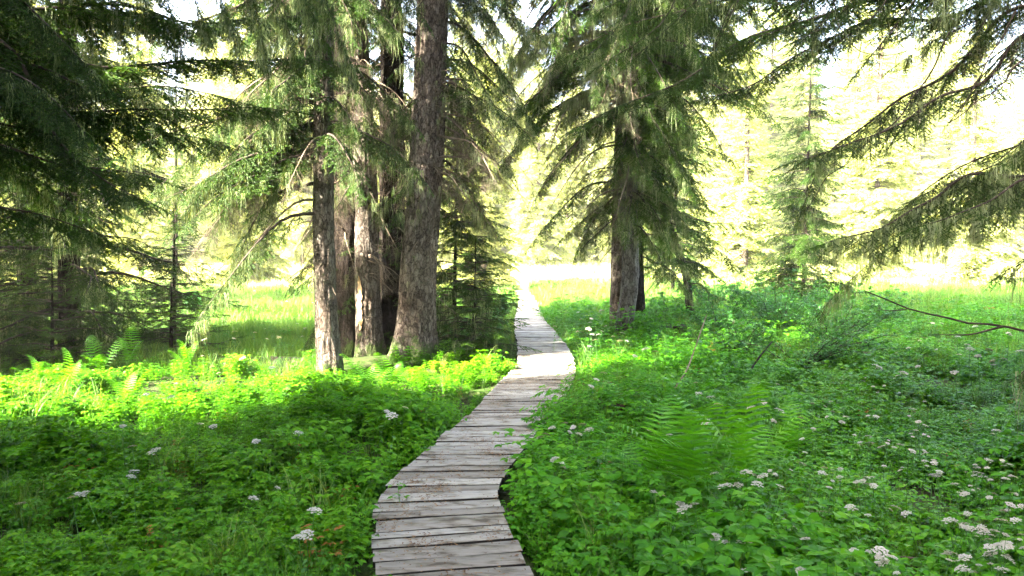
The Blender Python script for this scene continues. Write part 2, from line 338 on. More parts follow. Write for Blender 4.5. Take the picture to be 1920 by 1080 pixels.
# ------------------------------------------------------------ boardwalk
def make_boardwalk():
    root = thing('boardwalk', 'narrow grey weathered plank boardwalk winding through the green undergrowth', 'boardwalk', (0, 0, 0))
    root['kind'] = 'structure'
    g = Geo(); s = Geo(); nl = Geo(); eg = Geo()
    sL = np.concatenate([[0], np.cumsum(np.linalg.norm(np.diff(ledge, axis=0), axis=1))])
    sR = np.concatenate([[0], np.cumsum(np.linalg.norm(np.diff(redge, axis=0), axis=1))])
    # parameter: mean arclength of matching stations
    tot = (sL[-1] + sR[-1]) / 2; yy = np.linspace(0, 1, 200); dl = np.interp(yy, sL / sL[-1], ledge[:, 1]) ; sm = np.array([0, tot])
    match = [(0, 0)]      # station on the left edge -> nearest station across on the right edge
    for k in range(0, len(ledge), 6):
        match.append((sL[k], np.interp(ledge[k, 1] + np.interp(ledge[k, 1], [0, 5.0, 5.8, 60], [.12, .14, .02, .0]), redge[:, 1], sR)))
    match = np.array(sorted(match)); match[:, 1] = np.maximum.accumulate(match[:, 1] + np.arange(len(match)) * 1e-6)
    def LR(q):
        a = q / tot * sL[-1]; b = np.interp(a, match[:, 0], match[:, 1])
        return (np.array([np.interp(a, sL, ledge[:, 0]), np.interp(a, sL, ledge[:, 1])]),
                np.array([np.interp(b, sR, redge[:, 0]), np.interp(b, sR, redge[:, 1])]))
    q = 0.0; r = np.random.default_rng(5)
    while q < sm[-1] - .3:
        wd = r.choice([.11, .14, .15, .19, .21, .24]) * r.uniform(.95, 1.08)
        gap = r.choice([.018, .024, .03, .038])
        l0, r0 = LR(q + gap / 2); l1, r1 = LR(q + wd - gap / 2)
        j = r.uniform(-.014, .014, 4); dirx = nrm(r0 - l0)
        l0 = l0 - dirx * (.01 + j[0]); l1 = l1 - dirx * (.01 + j[0]); r0 = r0 + dirx * (.01 + j[1]); r1 = r1 + dirx * (.01 + j[1])
        zt = r.uniform(-.004, .004); tl = r.uniform(-.004, .004); cup = r.uniform(-.003, .003)
        tone = r.uniform(0, 1)
        # cross-section: bevelled plank, subdivided along its length
        K = 9; P8 = []
        for k in range(K):
            u = k / (K - 1); a = l0 * (1 - u) + r0 * u; b = l1 * (1 - u) + r1 * u
            wob = .0025 * math.sin(u * 7 + q * 31); d = b - a
            a = a + d * wob * 2; z = zt + tl * (u - .5) * 2 + .002 * math.sin(u * 5 + q * 9)
            e = .004 / max(np.linalg.norm(d), .05)
            for (f, dz) in ((0, -.036), (0, -.004), (e, 0), (.5, cup), (1 - e, 0), (1, -.004), (1, -.036)):
                P8.append([*(a + d * f), z + dz])
        V = np.array(P8); c = 7; Fs = []; Es = []
        for k in range(K - 1):
            for m in range(c):
                m2 = (m + 1) % c; A, B, Cc, D = k * c + m, k * c + m2, (k + 1) * c + m2, (k + 1) * c + m
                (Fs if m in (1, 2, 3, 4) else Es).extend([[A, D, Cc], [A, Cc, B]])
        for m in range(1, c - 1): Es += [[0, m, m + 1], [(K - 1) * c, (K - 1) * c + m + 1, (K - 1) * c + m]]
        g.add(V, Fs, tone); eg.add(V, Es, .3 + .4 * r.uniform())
        for u in (.16, .84):
            for f in (.28, .72):
                a = l0 * (1 - u) + r0 * u; b = l1 * (1 - u) + r1 * u; cpt = a + (b - a) * f
                an = np.linspace(0, 2 * np.pi, 6, endpoint=False)
                nl.add(np.stack([cpt[0] + .0028 * np.cos(an), cpt[1] + .0028 * np.sin(an), np.full(6, zt + .0045)], -1), [[0, 1, 2], [0, 2, 3], [0, 3, 4], [0, 4, 5]])
        q += wd
    bm = board_mat()
    ob('deck', g.mesh('deck', bm), root)
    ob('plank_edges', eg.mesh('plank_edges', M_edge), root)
    ob('nails', nl.mesh('nails', M_bark_dark), root)
    for u in (.16, .84):
        s = Geo(); pts = [[*(LR(t)[0] * (1 - u) + LR(t)[1] * u), -.085] for t in np.arange(0, sm[-1] - .3, .4)]
        pts = np.array(pts); n = len(pts); V = []
        for p_ in pts:
            for dx, dz in ((-.04, -.05), (.04, -.05), (.04, .05), (-.04, .05)): V.append([p_[0] + dx, p_[1], p_[2] + dz])
        Fs = []
        for k in range(n - 1):
            for m in range(4):
                A, B = k * 4 + m, k * 4 + (m + 1) % 4; Fs += [[A, B, B + 4], [A, B + 4, A + 4]]
        s.add(V, Fs); ob('stringer', s.mesh('stringer', M_rot), root)
    # fallen needles and leaf bits on the boards
    lt = Geo(); n = 11600; y = np.concatenate([U(2.5, 24, 2600), np.clip(rng.normal(10.6, 1.2, 5000), 8, 13.3), 2.6 + 6 * U(0, 1, 4000) ** 1.5]);  a, b = walk_bounds(y)
    cl = vnoise(y * 1.3, y * 0, 0, 5)
    side = U(0, 1, n); side = np.where(U(0, 1, n) < .5, side ** 2.5 * .5, 1 - side ** 2.5 * .5)
    side[2600:7600] = U(0, 1, 5000); cc_ = U(0, 1, 45); ci_ = rng.integers(0, 45, 4000); side[7600:] = np.clip(cc_[ci_] + rng.normal(size=4000) * .09, 0, 1); y[7600:] = (2.6 + 6 * U(0, 1, 45) ** 1.4)[ci_] + rng.normal(size=4000) * .10; a, b = walk_bounds(y)
    x = a + (b - a) * (.02 + .96 * side); th = U(0, 6.28, n); L = U(.006, .028, n); wd = U(.002, .006, n); L[7600:7900] = U(.03, .07, 300); wd[7600:7900] = U(.002, .004, 300)
    dx, dy = np.cos(th), np.sin(th); z = U(.006, .010, n)
    V = np.stack([np.stack([x, y, z], -1), np.stack([x + dx * L - dy * wd, y + dy * L + dx * wd, z + .002], -1), np.stack([x + dx * L + dy * wd, y + dy * L - dx * wd, z], -1)], 1)
    lt.add(V.reshape(-1, 3), np.arange(n * 3).reshape(-1, 3), np.repeat(U(.1, .9, n), 3))
    o = ob('needle_litter', lt.mesh('needle_litter', M_litter)); tag(o, 'brown fallen needles and twig bits scattered on the grey boards', 'litter', kind='stuff')
make_boardwalk()

# ------------------------------------------------------------ spruce building blocks
def spray(seed, L, ntw, step, nl, nw, twk=.36, drp=.12):
    r = np.random.default_rng(seed); segs = []
    ax = lambda t: np.array([L * t, .03 * L * math.sin(t * 5 + seed), -drp * L * t * t])
    segs.append((ax(0), ax(.5))); segs.append((ax(.5), ax(1)))
    for i in range(ntw):
        t = .08 + .85 * i / ntw; s = 1 if i % 2 else -1; p = ax(t)
        ln = L * twk * (1.1 - .75 * t) * r.uniform(.7, 1.25); a = math.radians(r.uniform(38, 62)) * s
        d = np.array([math.cos(a), math.sin(a), r.uniform(-.55, .1)])
        segs.append((p, p + nrm(d) * ln))
    w_ = Geo(); nd = Geo()
    A = []; D = []
    for a, b in segs:
        ln = np.linalg.norm(b - a); k = max(2, int(ln / step)); t = (np.arange(k) + .5) / k
        A.append(a + (b - a) * t[:, None]); D.append(np.broadcast_to(nrm(b - a), (k, 3)))
        sd = nrm(np.cross(b - a, [0, 0, 1.0])); ribbon(w_, [a, b], [L * .012, L * .005], sd)
        ribbon(w_, [a, b], [L * .012, L * .005], [0, 0, 1])
    A = np.vstack(A); D = np.vstack(D)
    for s in (1, -1):
        k = len(A); ph = r.uniform(-.9, .7, k) if True else 0
        sd = nrm(np.cross(D, [0, 0, 1.0])) * s; up = np.cross(sd * s, D)
        o_ = sd * np.cos(ph)[:, None] + up * np.sin(np.abs(ph))[:, None]
        dr = nrm(D * r.uniform(.5, 1.0, (k, 1)) + o_ * .8)
        wv = nrm(np.cross(dr, r.normal(size=(k, 3))))
        ln = nl * r.uniform(.75, 1.2, (k, 1))
        V = np.stack([A - wv * nw / 2, A + wv * nw / 2, A + dr * ln], 1)
        tt = np.repeat(.5 + r.uniform(-.12, .12, k) + np.clip((A[:, 0] / L - .5), -.5, .5) * .25, 3)
        nd.add(V.reshape(-1, 3), np.arange(3 * k).reshape(-1, 3), tt)
    return w_.arrays(), nd.arrays()
SPR = {
    'hi': [spray(s, .45, 14, .0085, .022, .0075) for s in (1, 2, 3, 4)],
    'mid': [spray(s, .50, 13, .0165, .031, .0135) for s in (5, 6, 7, 8)],
    'low': [spray(s, .75, 11, .034, .060, .028) for s in (9, 10, 11)],
    'far': [spray(s, 1.05, 10, .085, .15, .060) for s in (12, 13, 14)],
}
def dead_spray(seed, L=.5):
    r = np.random.default_rng(seed); g = Geo()
    def twig(p, d, ln, wd, lev):
        n = 4; pts = [p]
        for i in range(n):
            d = nrm(d + r.normal(size=3) * .22 + np.array([0, 0, -.10])); pts.append(pts[-1] + d * ln / n)
        pts = np.array(pts); ww = np.linspace(wd, wd * .4, n + 1)
        ribbon(g, pts, ww, np.cross(d, [0, 0, 1.0]) + 1e-4, .5 + r.uniform(-.2, .2)); ribbon(g, pts, ww, [0.01, 0.01, 1.0], .5)
        if lev < 2:
            for i in range(1, n + 1):
                for _ in range(2 if lev == 0 else 1):
                    s = r.choice([-1, 1]); dd = nrm(d * .5 + nrm(np.cross(d, [0, 0, 1.0])) * s * r.uniform(.5, 1) + np.array([0, 0, r.uniform(-.7, .2)]))
                    twig(pts[i], dd, ln * r.uniform(.35, .6), wd * .6, lev + 1)
    twig(np.zeros(3), np.array([1., 0, 0]), L, .007, 0)
    return g.arrays()
DEAD = [dead_spray(s) for s in range(21, 27)]
def beard(seed):
    r = np.random.default_rng(seed); g = Geo()
    for i in range(11):
        p = np.array([r.normal() * .022, r.normal() * .022, 0]); ln = r.uniform(.06, .26) * (1.3 if i < 3 else 1)
        n = 4; pts = [p]
        for k in range(n): pts.append(pts[-1] + np.array([r.normal() * .012, r.normal() * .012, -ln / n]))
        a = r.uniform(0, 3.14)
        ribbon(g, pts, np.linspace(.0045, .0012, n + 1), [math.cos(a), math.sin(a), 0], .5 + r.uniform(-.25, .25))
    return g.arrays()
BEARD = [beard(s) for s in range(31, 36)]

class TreeParts:
    def __init__(s, base): s.base = np.array(base, float); s.wood = Geo(); s.needle = Geo(); s.dead = Geo(); s.lichen = Geo(); s.stubs = Geo()
def beards(tp, pts, sc_=(.6, 1.4)):
    if len(pts) == 0: return
    pts = np.asarray(pts); k = U(0, 1, len(pts))
    for i, b in enumerate(BEARD):
        m = (k * len(BEARD)).astype(int) == i; n = m.sum()
        if not n: continue
        a = U(0, 6.28, n); R = np.zeros((n, 3, 3)); R[:, 0, 0] = np.cos(a); R[:, 0, 1] = -np.sin(a); R[:, 1, 0] = np.sin(a); R[:, 1, 1] = np.cos(a); R[:, 2, 2] = 1
        place(tp.lichen, b, R, U(*sc_, n), pts[m], .25)
def live_branch(tp, axis, lod='mid', dens=1.0, size=1.0, hang=.5, lich=0.0, r0=None, start=.12, bare=None):
    """axis: world polyline from trunk to tip"""
    ax = np.asarray(axis) - tp.base; n = len(ax)
    seg = np.linalg.norm(np.diff(ax, axis=0), axis=1); s = np.concatenate([[0], np.cumsum(seg)]); L = s[-1]
    tube(tp.wood, ax, np.linspace(r0 or .011 * L + .004, .003, n), 5)
    sp = SPR[lod]; sl = {'hi': .45, 'mid': .5, 'low': .75, 'far': 1.05}[lod]
    k = max(3, int((L * (1 - start)) / (.075 if lod in ('hi', 'mid') else .15 if lod == 'low' else .28) * dens))
    t = start + (1 - start) * (np.arange(k) + U(0, 1, k)) / k; t = np.clip(t, 0, .995)
    q = t * L; Pt = np.stack([np.interp(q, s, ax[:, c]) for c in range(3)], -1)
    D = nrm(np.stack([np.interp(np.minimum(q + .05, L), s, ax[:, c]) for c in range(3)], -1) - np.stack([np.interp(np.maximum(q - .05, 0), s, ax[:, c]) for c in range(3)], -1))
    sd = nrm(np.cross(D, [0, 0, 1.0])) * np.where(np.arange(k) % 2, 1, -1)[:, None]
    X = D * U(.35, .9, (k, 1)) + sd * U(.4, 1.0, (k, 1)) + np.array([0, 0, -1.0]) * (hang * U(.1, 1.3, (k, 1)))
    S = size * (1.25 - .75 * np.abs(t - .35) - .45 * np.clip(t - .6, 0, 1)) * U(.65, 1.2, k) * min(1.0, max(.45, L / 1.8))
    R = frames(X); idx = rng.integers(0, len(sp), k)
    for i in range(len(sp)):
        m = idx == i
        if m.any():
            place(tp.wood, sp[i][0], R[m], S[m], Pt[m]); place(tp.needle, sp[i][1], R[m], S[m], Pt[m], .12)
    Rt = frames(D[-1:]); place(tp.needle, sp[0][1], Rt, [size * .8], ax[-1:])
    if lich > 0:
        nb = int(L * 14 * lich); tt = U(.08, 1, nb) * L
        pb = np.stack([np.interp(tt, s, ax[:, c]) for c in range(3)], -1)
        ii = rng.integers(0, k, nb); tips = Pt[ii] + nrm(X[ii]) * (S[ii] * sl)[:, None] * U(.1, .95, (nb, 1))
        beards(tp, np.vstack([pb, tips]))
def dead_branch(tp, axis, dens=1.0, size=1.0, lich=.3, r0=None, hang=.8, geo=None):
    g = geo or tp.dead
    ax = np.asarray(axis) - tp.base; n = len(ax)
    s = np.concatenate([[0], np.cumsum(np.linalg.norm(np.diff(ax, axis=0), axis=1))]); L = s[-1]
    tube(g, ax, np.linspace(r0 or .009 * L + .004, .003, n), 5)
    k = int(L / .11 * dens)
    if k < 1: return
    t = .12 + .88 * U(0, 1, k); q = t * L
    Pt = np.stack([np.interp(q, s, ax[:, c]) for c in range(3)], -1)
    D = nrm(np.stack([np.interp(np.minimum(q + .05, L), s, ax[:, c]) for c in range(3)], -1) - np.stack([np.interp(np.maximum(q - .05, 0), s, ax[:, c]) for c in range(3)], -1))
    sd = nrm(np.cross(D, [0, 0, 1.0])) * rng.choice([-1, 1], (k, 1))
    X = D * U(.2, .8, (k, 1)) + sd * U(.2, .9, (k, 1)) + np.array([0, 0, -1.0]) * (hang * U(.2, 1.5, (k, 1)))
    R = frames(X); idx = rng.integers(0, len(DEAD), k); S = size * U(.5, 1.25, k) * (1.15 - .6 * t)
    for i in range(len(DEAD)):
        m = idx == i
        if m.any(): place(g, DEAD[i], R[m], S[m], Pt[m], .2)
    if lich > 0:
        nb = int(k * 2.2 * lich); ii = rng.integers(0, k, nb)
        beards(tp, Pt[ii] + nrm(X[ii]) * (S[ii] * .5)[:, None] * U(0, .9, (nb, 1)), (.4, 1.1))
def droop(base, az, L, rise=.15, drp=.5, up=.0, n=12, wob=.05):
    t = np.linspace(0, 1, n); a = az + wob * np.sin(t * 4 + az * 7) * 2
    x = np.cos(a) * t * L; y = np.sin(a) * t * L
    z = L * (rise * t - drp * t ** 2 + up * t ** 4) + .02 * L * np.sin(t * 9 + az * 13)
    sh = np.sqrt(max(.3, 1 - (drp * .6) ** 2)); return np.asarray(base) + np.stack([x * sh, y * sh, z], -1)

def trunk_mesh(base, ctrl, r0, H, bark, name='trunk', flare=.5, k=64, amp=.10, seed=0, nroot=5, zfine=6.5, scar=None):
    """ctrl: list of (z, dx, dy) centreline offsets relative to base"""
    z = np.concatenate([np.arange(-.35, zfine, .035), np.arange(zfine, H, .5), [H]])
    c = np.array(ctrl, float); dx = np.interp(z, c[:, 0], c[:, 1]); dy = np.interp(z, c[:, 0], c[:, 2])
    ker = np.ones(15) / 15
    for d in (dx, dy):
        dd = np.convolve(np.pad(d, 7, mode='edge'), ker, 'valid'); d[:] = dd
    th = np.linspace(0, 2 * np.pi, k, endpoint=False); Z, T = np.meshgrid(z, th, indexing='ij')
    rr = r0 * np.clip(1 - .85 * Z / H, .05, 1.1)
    fl = np.exp(-np.clip(Z + .05, 0, None) / .32)
    rr = rr * (1 + flare * fl * (1 + .55 * np.cos(nroot * T + seed) + .25 * np.cos((nroot + 2) * T + seed * 2)))
    rr = rr * (1 + .06 * np.cos(2 * T + seed) + .04 * vnoise(np.cos(T) * 1.5, np.sin(T) * 1.5, Z * .8, seed))
    q = k / 64 * 5.0
    nz = 1 - np.abs(vnoise(np.cos(T) * q * 2 + Z * .15, np.sin(T) * q * 2, Z * 2.6, seed + 1)) * 2
    nz2 = vnoise(np.cos(T) * q * 3, np.sin(T) * q * 3, Z * 7, seed + 2)
    rr = rr + r0 * amp * (np.minimum(nz, .6) + .5 * nz2)
    V = np.stack([dx[:, None] + rr * np.cos(T), dy[:, None] + rr * np.sin(T), Z], -1).reshape(-1, 3)
    n = len(z); i = (np.arange(n - 1)[:, None] * k); j = np.arange(k)[None]; j2 = (j + 1) % k
    Fc = np.concatenate([np.stack([i + j, i + j2, i + k + j2], -1).reshape(-1, 3), np.stack([i + j, i + k + j2, i + k + j], -1).reshape(-1, 3)])
    tone = np.clip(.5 + .45 * np.minimum(nz, .6).ravel() - .25, 0, 1)
    g = Geo(); g.add(V, Fc, tone)
    return g.mesh(name, bark, True), (lambda zz: np.array([np.interp(zz, c[:, 0], c[:, 1]), np.interp(zz, c[:, 0], c[:, 2]), zz]))

def finish_tree(root, tp, live_mat=M_needle):
    if tp.needle.n: ob('foliage', tp.needle.mesh('foliage', live_mat), root)
    if tp.wood.n: ob('branches', tp.wood.mesh('branches', M_twig), root)
    if tp.dead.n: ob('dead_branches', tp.dead.mesh('dead_branches', M_deadtwig), root)
    if tp.lichen.n: ob('beard_lichen', tp.lichen.mesh('beard_lichen', M_lichen), root)

# upper crowns (above the frame, they shade the grove) and whole distant spruces, shared meshes
def crown_mesh(seed, z0, H, Rm, lod, dz=.45, per=5, dens=1.0, size=1.0, mat=None, hang=.4):
    tp = TreeParts((0, 0, 0)); r = np.random.default_rng(seed); z = z0; H1 = H
    while z < H1 - .4:
        f = (z - z0) / (H1 - z0); Rr = Rm * (1 - f) ** .8 * (1 if f > .08 else .75 + 3 * f)
        for _ in range(per):
            L = Rr * r.uniform(.65, 1.15)
            if L < .25: continue
            live_branch(tp, droop((0, 0, z + r.uniform(-.2, .2)), r.uniform(0, 6.28), L, .25 * f + .05, .45 * (1 - f) + .1, .15, n=6), lod, dens, size, hang, 0)
        z += dz
    tube(tp.wood, [(0, 0, z0), (0, 0, H1)], [.12, .01], 6)
    return tp
CROWN = []
for s in range(2):
    tp = crown_mesh(50 + s, 7.9, 22, 2.7, 'far', .42, 6, 1.3, .85)
    CROWN.append((tp.needle.mesh('crown', M_needle), tp.wood.mesh('crown_branches', M_twig)))
def add_crown(root, i, rz=0, off=(0, 0)):
    a = ob('crown', CROWN[i][0], root); b = ob('crown_branches', CROWN[i][1], root)
    for o in (a, b): o.rotation_euler = (0, 0, rz); o.location = (off[0], off[1], 0)

# ------------------------------------------------------------ grove trees
def base_at(x, y): return np.array([x, y, float(gz(x, y))])

def tree_A():
    b = base_at(-2.50, 10.9)
    root = thing('spruce_tree', 'slender grey-brown spruce trunk, frontmost and leftmost of the central clump', 'tree', b)
    me, c = trunk_mesh(b, [(-.5, .05, 0), (0, .03, 0), (.6, -.02, 0), (2, -.06, .02), (5, -.02, .05), (22, .3, .2)], .155, 20, M_bark, flare=.35, seed=3, k=56)
    ob('trunk', me, root); tp = TreeParts(b)
    for i in range(26):     # bare hanging lit branches, mostly to the left
        z = U(3.2, 7.2); az = U(math.pi * .72, math.pi * 1.45); L = U(.9, 2.3)
        dead_branch(tp, droop(b + c(z), az, L, U(.05, .3), U(.6, 1.1), .1), 1.2, .9, .3)
    for i in range(34):
        z = U(2.6, 7.8); az = U(math.pi * .7, math.pi * 1.5); L = U(1.0, 2.7)
        live_branch(tp, droop(b + c(z), az, L, U(.05, .25), U(.5, .95), .1), 'mid', 1.0, .9, 1.0, .8)
    for i in range(34):     # short green sprays crossing in front of the stems
        z = U(3.1, 7.0); live_branch(tp, droop(b + c(z), U(math.pi * 1.2, math.pi * 2.05), U(.6, 1.6), .1, U(.5, .9)), 'mid', 1.1, .75, .9, .4)
    for i in range(14):
        z = U(2.2, 3.6); az = U(math.pi * .75, math.pi * 1.2); L = U(.8, 2.3)
        (dead_branch if i % 3 == 0 else live_branch)(tp, droop(b + c(z), az, L, .05, U(.55, .9), .05), **({'dens': 1.6} if i % 3 == 0 else {'lod': 'mid', 'hang': 1.0, 'dens': .75, 'size': .8, 'lich': .8}))
    for i in range(6):
        z = U(1.0, 2.8); dead_branch(tp, droop(b + c(z), U(math.pi * .9, math.pi * 1.9), U(.25, .8), .1, .6), .8, .6, .1)
    finish_tree(root, tp); add_crown(root, 0, .3, (.2, .1))
def tree_B():
    b = base_at(-2.26, 12.7)
    root = thing('spruce_tree', 'reddish brown spruce trunk with a pale bark split, middle of the central clump', 'tree', b)
    me, c = trunk_mesh(b, [(-.5, 0, 0), (0, 0, 0), (1.2, -.03, 0), (2.5, -.03, .03), (5, -.16, .05), (20, -.5, .2)], .185, 21, M_bark, flare=.35, seed=5)
    ob('trunk', me, root)
    # bare split on the side facing the walkers
    g = Geo(); zz = np.linspace(.42, 1.28, 26); V = []
    for i, z_ in enumerate(zz):
        hw = .042 * math.sin(math.pi * i / 25) ** .5 * (1 + .25 * math.sin(i * 1.7)); a0 = -2.05 + .05 * math.sin(i * .4); cz = c(z_)
        for k in range(5):
            a = a0 + (k - 2) / 2 * hw / .19; rr = .196 + .012 * math.exp(-z_) * 4 + .006 * math.sin(i * 2.1 + k)
            V.append([cz[0] + rr * math.cos(a), cz[1] + rr * math.sin(a), z_])
    Fs = [[i * 5 + k, i * 5 + k + 1, i * 5 + k + 6] for i in range(25) for k in range(4)] + [[i * 5 + k, i * 5 + k + 6, i * 5 + k + 5] for i in range(25) for k in range(4)]
    g.add(V, Fs); o = ob('bark_split', g.mesh('bark_split', M_scar, True), root); o['label'] = 'pale bare split in the bark'
    tp = TreeParts(b)
    for i in range(26):
        z = U(2.6, 6.2); az = U(math.pi * .9, math.pi * 1.9); L = U(.7, 1.9)
        dead_branch(tp, droop(b + c(z), az, L, U(.05, .3), U(.6, 1.1), .1), 1.5, .95, .3)
    for i in range(7):      # the pale broken twigs in front at knee to chest height
        dead_branch(tp, droop(b + c(1.35 + U(-.1, .25)) + np.array([.05, -.15, 0]), U(-1.1, -.2), U(.4, .95), .05, U(.5, .9)), 1.2, .55, 0)
    for i in range(28):
        live_branch(tp, droop(b + c(U(2.6, 7.5)), U(math.pi * 1.0, math.pi * 1.9), U(.6, 1.2), .05, U(.5, .8)), 'mid', .8, .7, .9, .4)
    finish_tree(root, tp); add_crown(root, 1, 1.3, (-.3, .1))
def tree_C():
    for (x, y, r, lab, sd, ln) in ((-2.70, 13.2, .21, 'dark shaded spruce trunk half hidden between the two left trunks of the clump', 7, (-.1, .1)),
                               (-1.98, 13.2, .24, 'dark spruce trunk rising behind the clump, left of the thickest trunk', 9, (.02, .1))):
        b = base_at(x, y); root = thing('spruce_tree', lab, 'tree', b)
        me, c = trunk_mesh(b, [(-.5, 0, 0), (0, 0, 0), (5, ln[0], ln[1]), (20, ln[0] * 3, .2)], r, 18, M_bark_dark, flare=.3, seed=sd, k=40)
        ob('trunk', me, root); tp = TreeParts(b)
        for i in range(16):
            z = U(1.3, 5.5); az = U(0, 6.28)
            dead_branch(tp, droop(b + c(z), az, U(.6, 1.6), .1, U(.5, .9)), 1.2, .8, .3)
        for i in range(38):
            z = U(.9, 7.8); az = U(-.2, math.pi + .2)
            live_branch(tp, droop(b + c(z), az, U(.8, 1.9), .05, U(.4, .8)), 'mid', 1.2, .85, .8, .3)
        finish_tree(root, tp); add_crown(root, sd % 2, sd)
def tree_D():
    b = base_at(-1.50, 12.2)
    root = thing('spruce_tree', 'thickest spruce trunk of the clump, leaning right with sunlit flaky bark', 'tree', b)
    me, c = trunk_mesh(b, [(-.5, 0, 0), (0, 0, 0), (1.5, .09, 0), (3, .22, .0), (5.5, .32, 0), (24, .9, .1)], .268, 24, M_bark, flare=.5, seed=11, k=84, amp=.09)
    ob('trunk', me, root); tp = TreeParts(b)
    for i in range(16):
        z = U(2.6, 6.2); az = U(-.9, .8); dead_branch(tp, droop(b + c(z), az, U(.9, 2.0), .1, U(.5, .9)), 1.4, .9, .3)
    for i in range(34):
        z = U(2.8, 8.0); az = U(-.9, 1.2); live_branch(tp, droop(b + c(z), az, U(.9, 1.9), .05, U(.5, .9)), 'mid', .8, .75, .9, 1.0)
    for i in range(26):
        z = U(2.6, 7.5); az = U(math.pi * .8, math.pi * 1.4); live_branch(tp, droop(b + c(z), az, U(.5, 1.0), .05, U(.5, .9)), 'mid', .8, .7, .9, .5)
    for i in range(16):
        z = U(1.0, 5.5); dead_branch(tp, droop(b + c(z) + np.array([0, -.1, 0]), U(math.pi * 1.1, math.pi * 1.9), U(.3, .6), .0, U(.4, .9)), .9, .45, .2)
    finish_tree(root, tp); add_crown(root, 0, 2.2, (.7, .1))
def tree_E():
    b = base_at(1.95, 14.3)
    root = thing('spruce_tree', 'grey spruce trunk beside the right edge of the boardwalk under lichen-draped boughs', 'tree', b)
    me, c = trunk_mesh(b, [(-.5, -.06, 0), (0, 0, 0), (.5, .07, 0), (1.2, .17, .03), (2.2, .14, .05), (5, .10, .1), (22, .3, .2)], .145, 22, M_bark_grey, flare=.08, seed=13, k=60)
    ob('trunk', me, root)
    b2 = base_at(1.97, 15.0)
    root2 = thing('spruce_tree', 'brown furrowed spruce trunk just behind the grey one right of the boardwalk', 'tree', b2)
    me2, c2 = trunk_mesh(b2, [(-.5, 0, 0), (0, 0, 0), (5, .1, .1), (20, .3, .2)], .155, 20, M_bark, flare=.12, seed=15, k=56); ob('trunk', me2, root2)
    b3 = base_at(2.66, 16.8)
    root3 = thing('spruce_tree', 'shaded spruce trunk close behind the right-hand pair of trunks', 'tree', b3)
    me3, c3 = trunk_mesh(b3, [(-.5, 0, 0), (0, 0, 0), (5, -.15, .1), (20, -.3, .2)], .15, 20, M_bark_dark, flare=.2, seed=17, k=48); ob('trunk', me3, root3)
    tp, tp2, tp3 = TreeParts(b), TreeParts(b2), TreeParts(b3)
    for i in range(14):
        z = U(2.1, 3.2); live_branch(tp, droop(b + c(z), U(math.pi * .9, math.pi * 2.2), U(.6, 1.3), .05, U(.5, .9)), 'mid', 1.0, .8, 1.1, 1.0)
    for i in range(78):
        z = U(2.7, 8.3); az = U(math.pi * .72, math.pi * 2.35); L = (1.0 + min(2.4, (z - 2.7) * .62)) * U(.6, 1.2)
        live_branch(tp, droop(b + c(z), az, L, .05, U(.45, .9), .05), 'mid', 1.15, .85, .9, .5)
    for i in range(30):
        z = U(2.4, 7.6); az = U(math.pi * .75, math.pi * 1.5); L = (.9 + min(1.9, (z - 2.4) * .6)) * U(.8, 1.2)
        dead_branch(tp, droop(b + c(z), az, L, .1, U(.5, .9)), 1.2, .9, .7)
    for i in range(6):
        dead_branch(tp, droop(b + c(U(1.8, 2.7)), U(math.pi * .9, math.pi * 1.4), U(.4, 1.0), .0, U(.6, 1.0)), .8, .6, .3)
    for i in range(26):
        z = U(2.6, 8.0); az = U(0, 3.1); live_branch(tp2, droop(b2 + c2(z), az, U(1.0, 2.3), .05, U(.4, .8)), 'mid', .8, .85, .8, .5)
    for i in range(46):
        z = U(1.3, 8.2); az = U(-1.2, 1.7); L = (1.1 + (z - 1) * .25) * U(.7, 1.2)
        live_branch(tp3, droop(b3 + c3(z), az, L, .1, U(.3, .7), .1), 'mid', .8, .9, .6, .5)
    for (u, v, d, n_, sc2) in ((1175, 200, 13.5, 45, (1.2, 2.4)), (1010, 70, 12.8, 60, (1.0, 2.2)), (960, 110, 13.2, 45, (1.0, 2.0)), (1100, 130, 13.0, 50, (.9, 2.0)), (1185, 300, 13.8, 40, (1.0, 2.2)), (1250, 180, 13.4, 40, (.8, 1.8)), (1060, 190, 13.3, 45, (1.0, 2.0)), (1330, 150, 13.5, 30, (.8, 1.6))):
        q = P(u, v, d); z0_ = q[2] - b[2] + .45; a_ = resample([b + c(z0_), (b + c(z0_)) * .45 + q * .55 + np.array([0, 0, .12]), q], 16)
        dead_branch(tp, a_, 1.0, .7, .5); beards(tp, np.stack([np.interp(U(.35, 1, n_), np.linspace(0, 1, 16), a_[:, k_]) for k_ in range(3)], -1) * 0 + a_[rng.integers(5, 16, n_)] - b + U(-.02, .02, (n_, 3)) * np.array([1, 1, .3]), sc2)
    for rt, t_, k in ((root, tp, 1), (root2, tp2, 0), (root3, tp3, 1)): finish_tree(rt, t_)
    add_crown(root, 1, .8); add_crown(root3, 0, 4.0)
    # leaning thin tree behind
    b4 = base_at(4.15, 18.5); root4 = thing('spruce_tree', 'thin dark leaning spruce right of the lichen-draped trunks', 'tree', b4)
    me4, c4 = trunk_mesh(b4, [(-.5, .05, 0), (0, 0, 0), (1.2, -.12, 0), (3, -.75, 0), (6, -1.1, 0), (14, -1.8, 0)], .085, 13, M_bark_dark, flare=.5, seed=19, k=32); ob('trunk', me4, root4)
    tp4 = TreeParts(b4)
    for i in range(46):
        z = U(.9, 7.5); az = U(-1.4, 2.8) if i % 3 else U(0, 6.28); live_branch(tp4, droop(b4 + c4(z), az, U(.6, 1.7), .1, U(.3, .7), .1), 'low', 1.1, .7, .6, .35)
    finish_tree(root4, tp4)
tree_A(); tree_B(); tree_C(); tree_D(); tree_E()

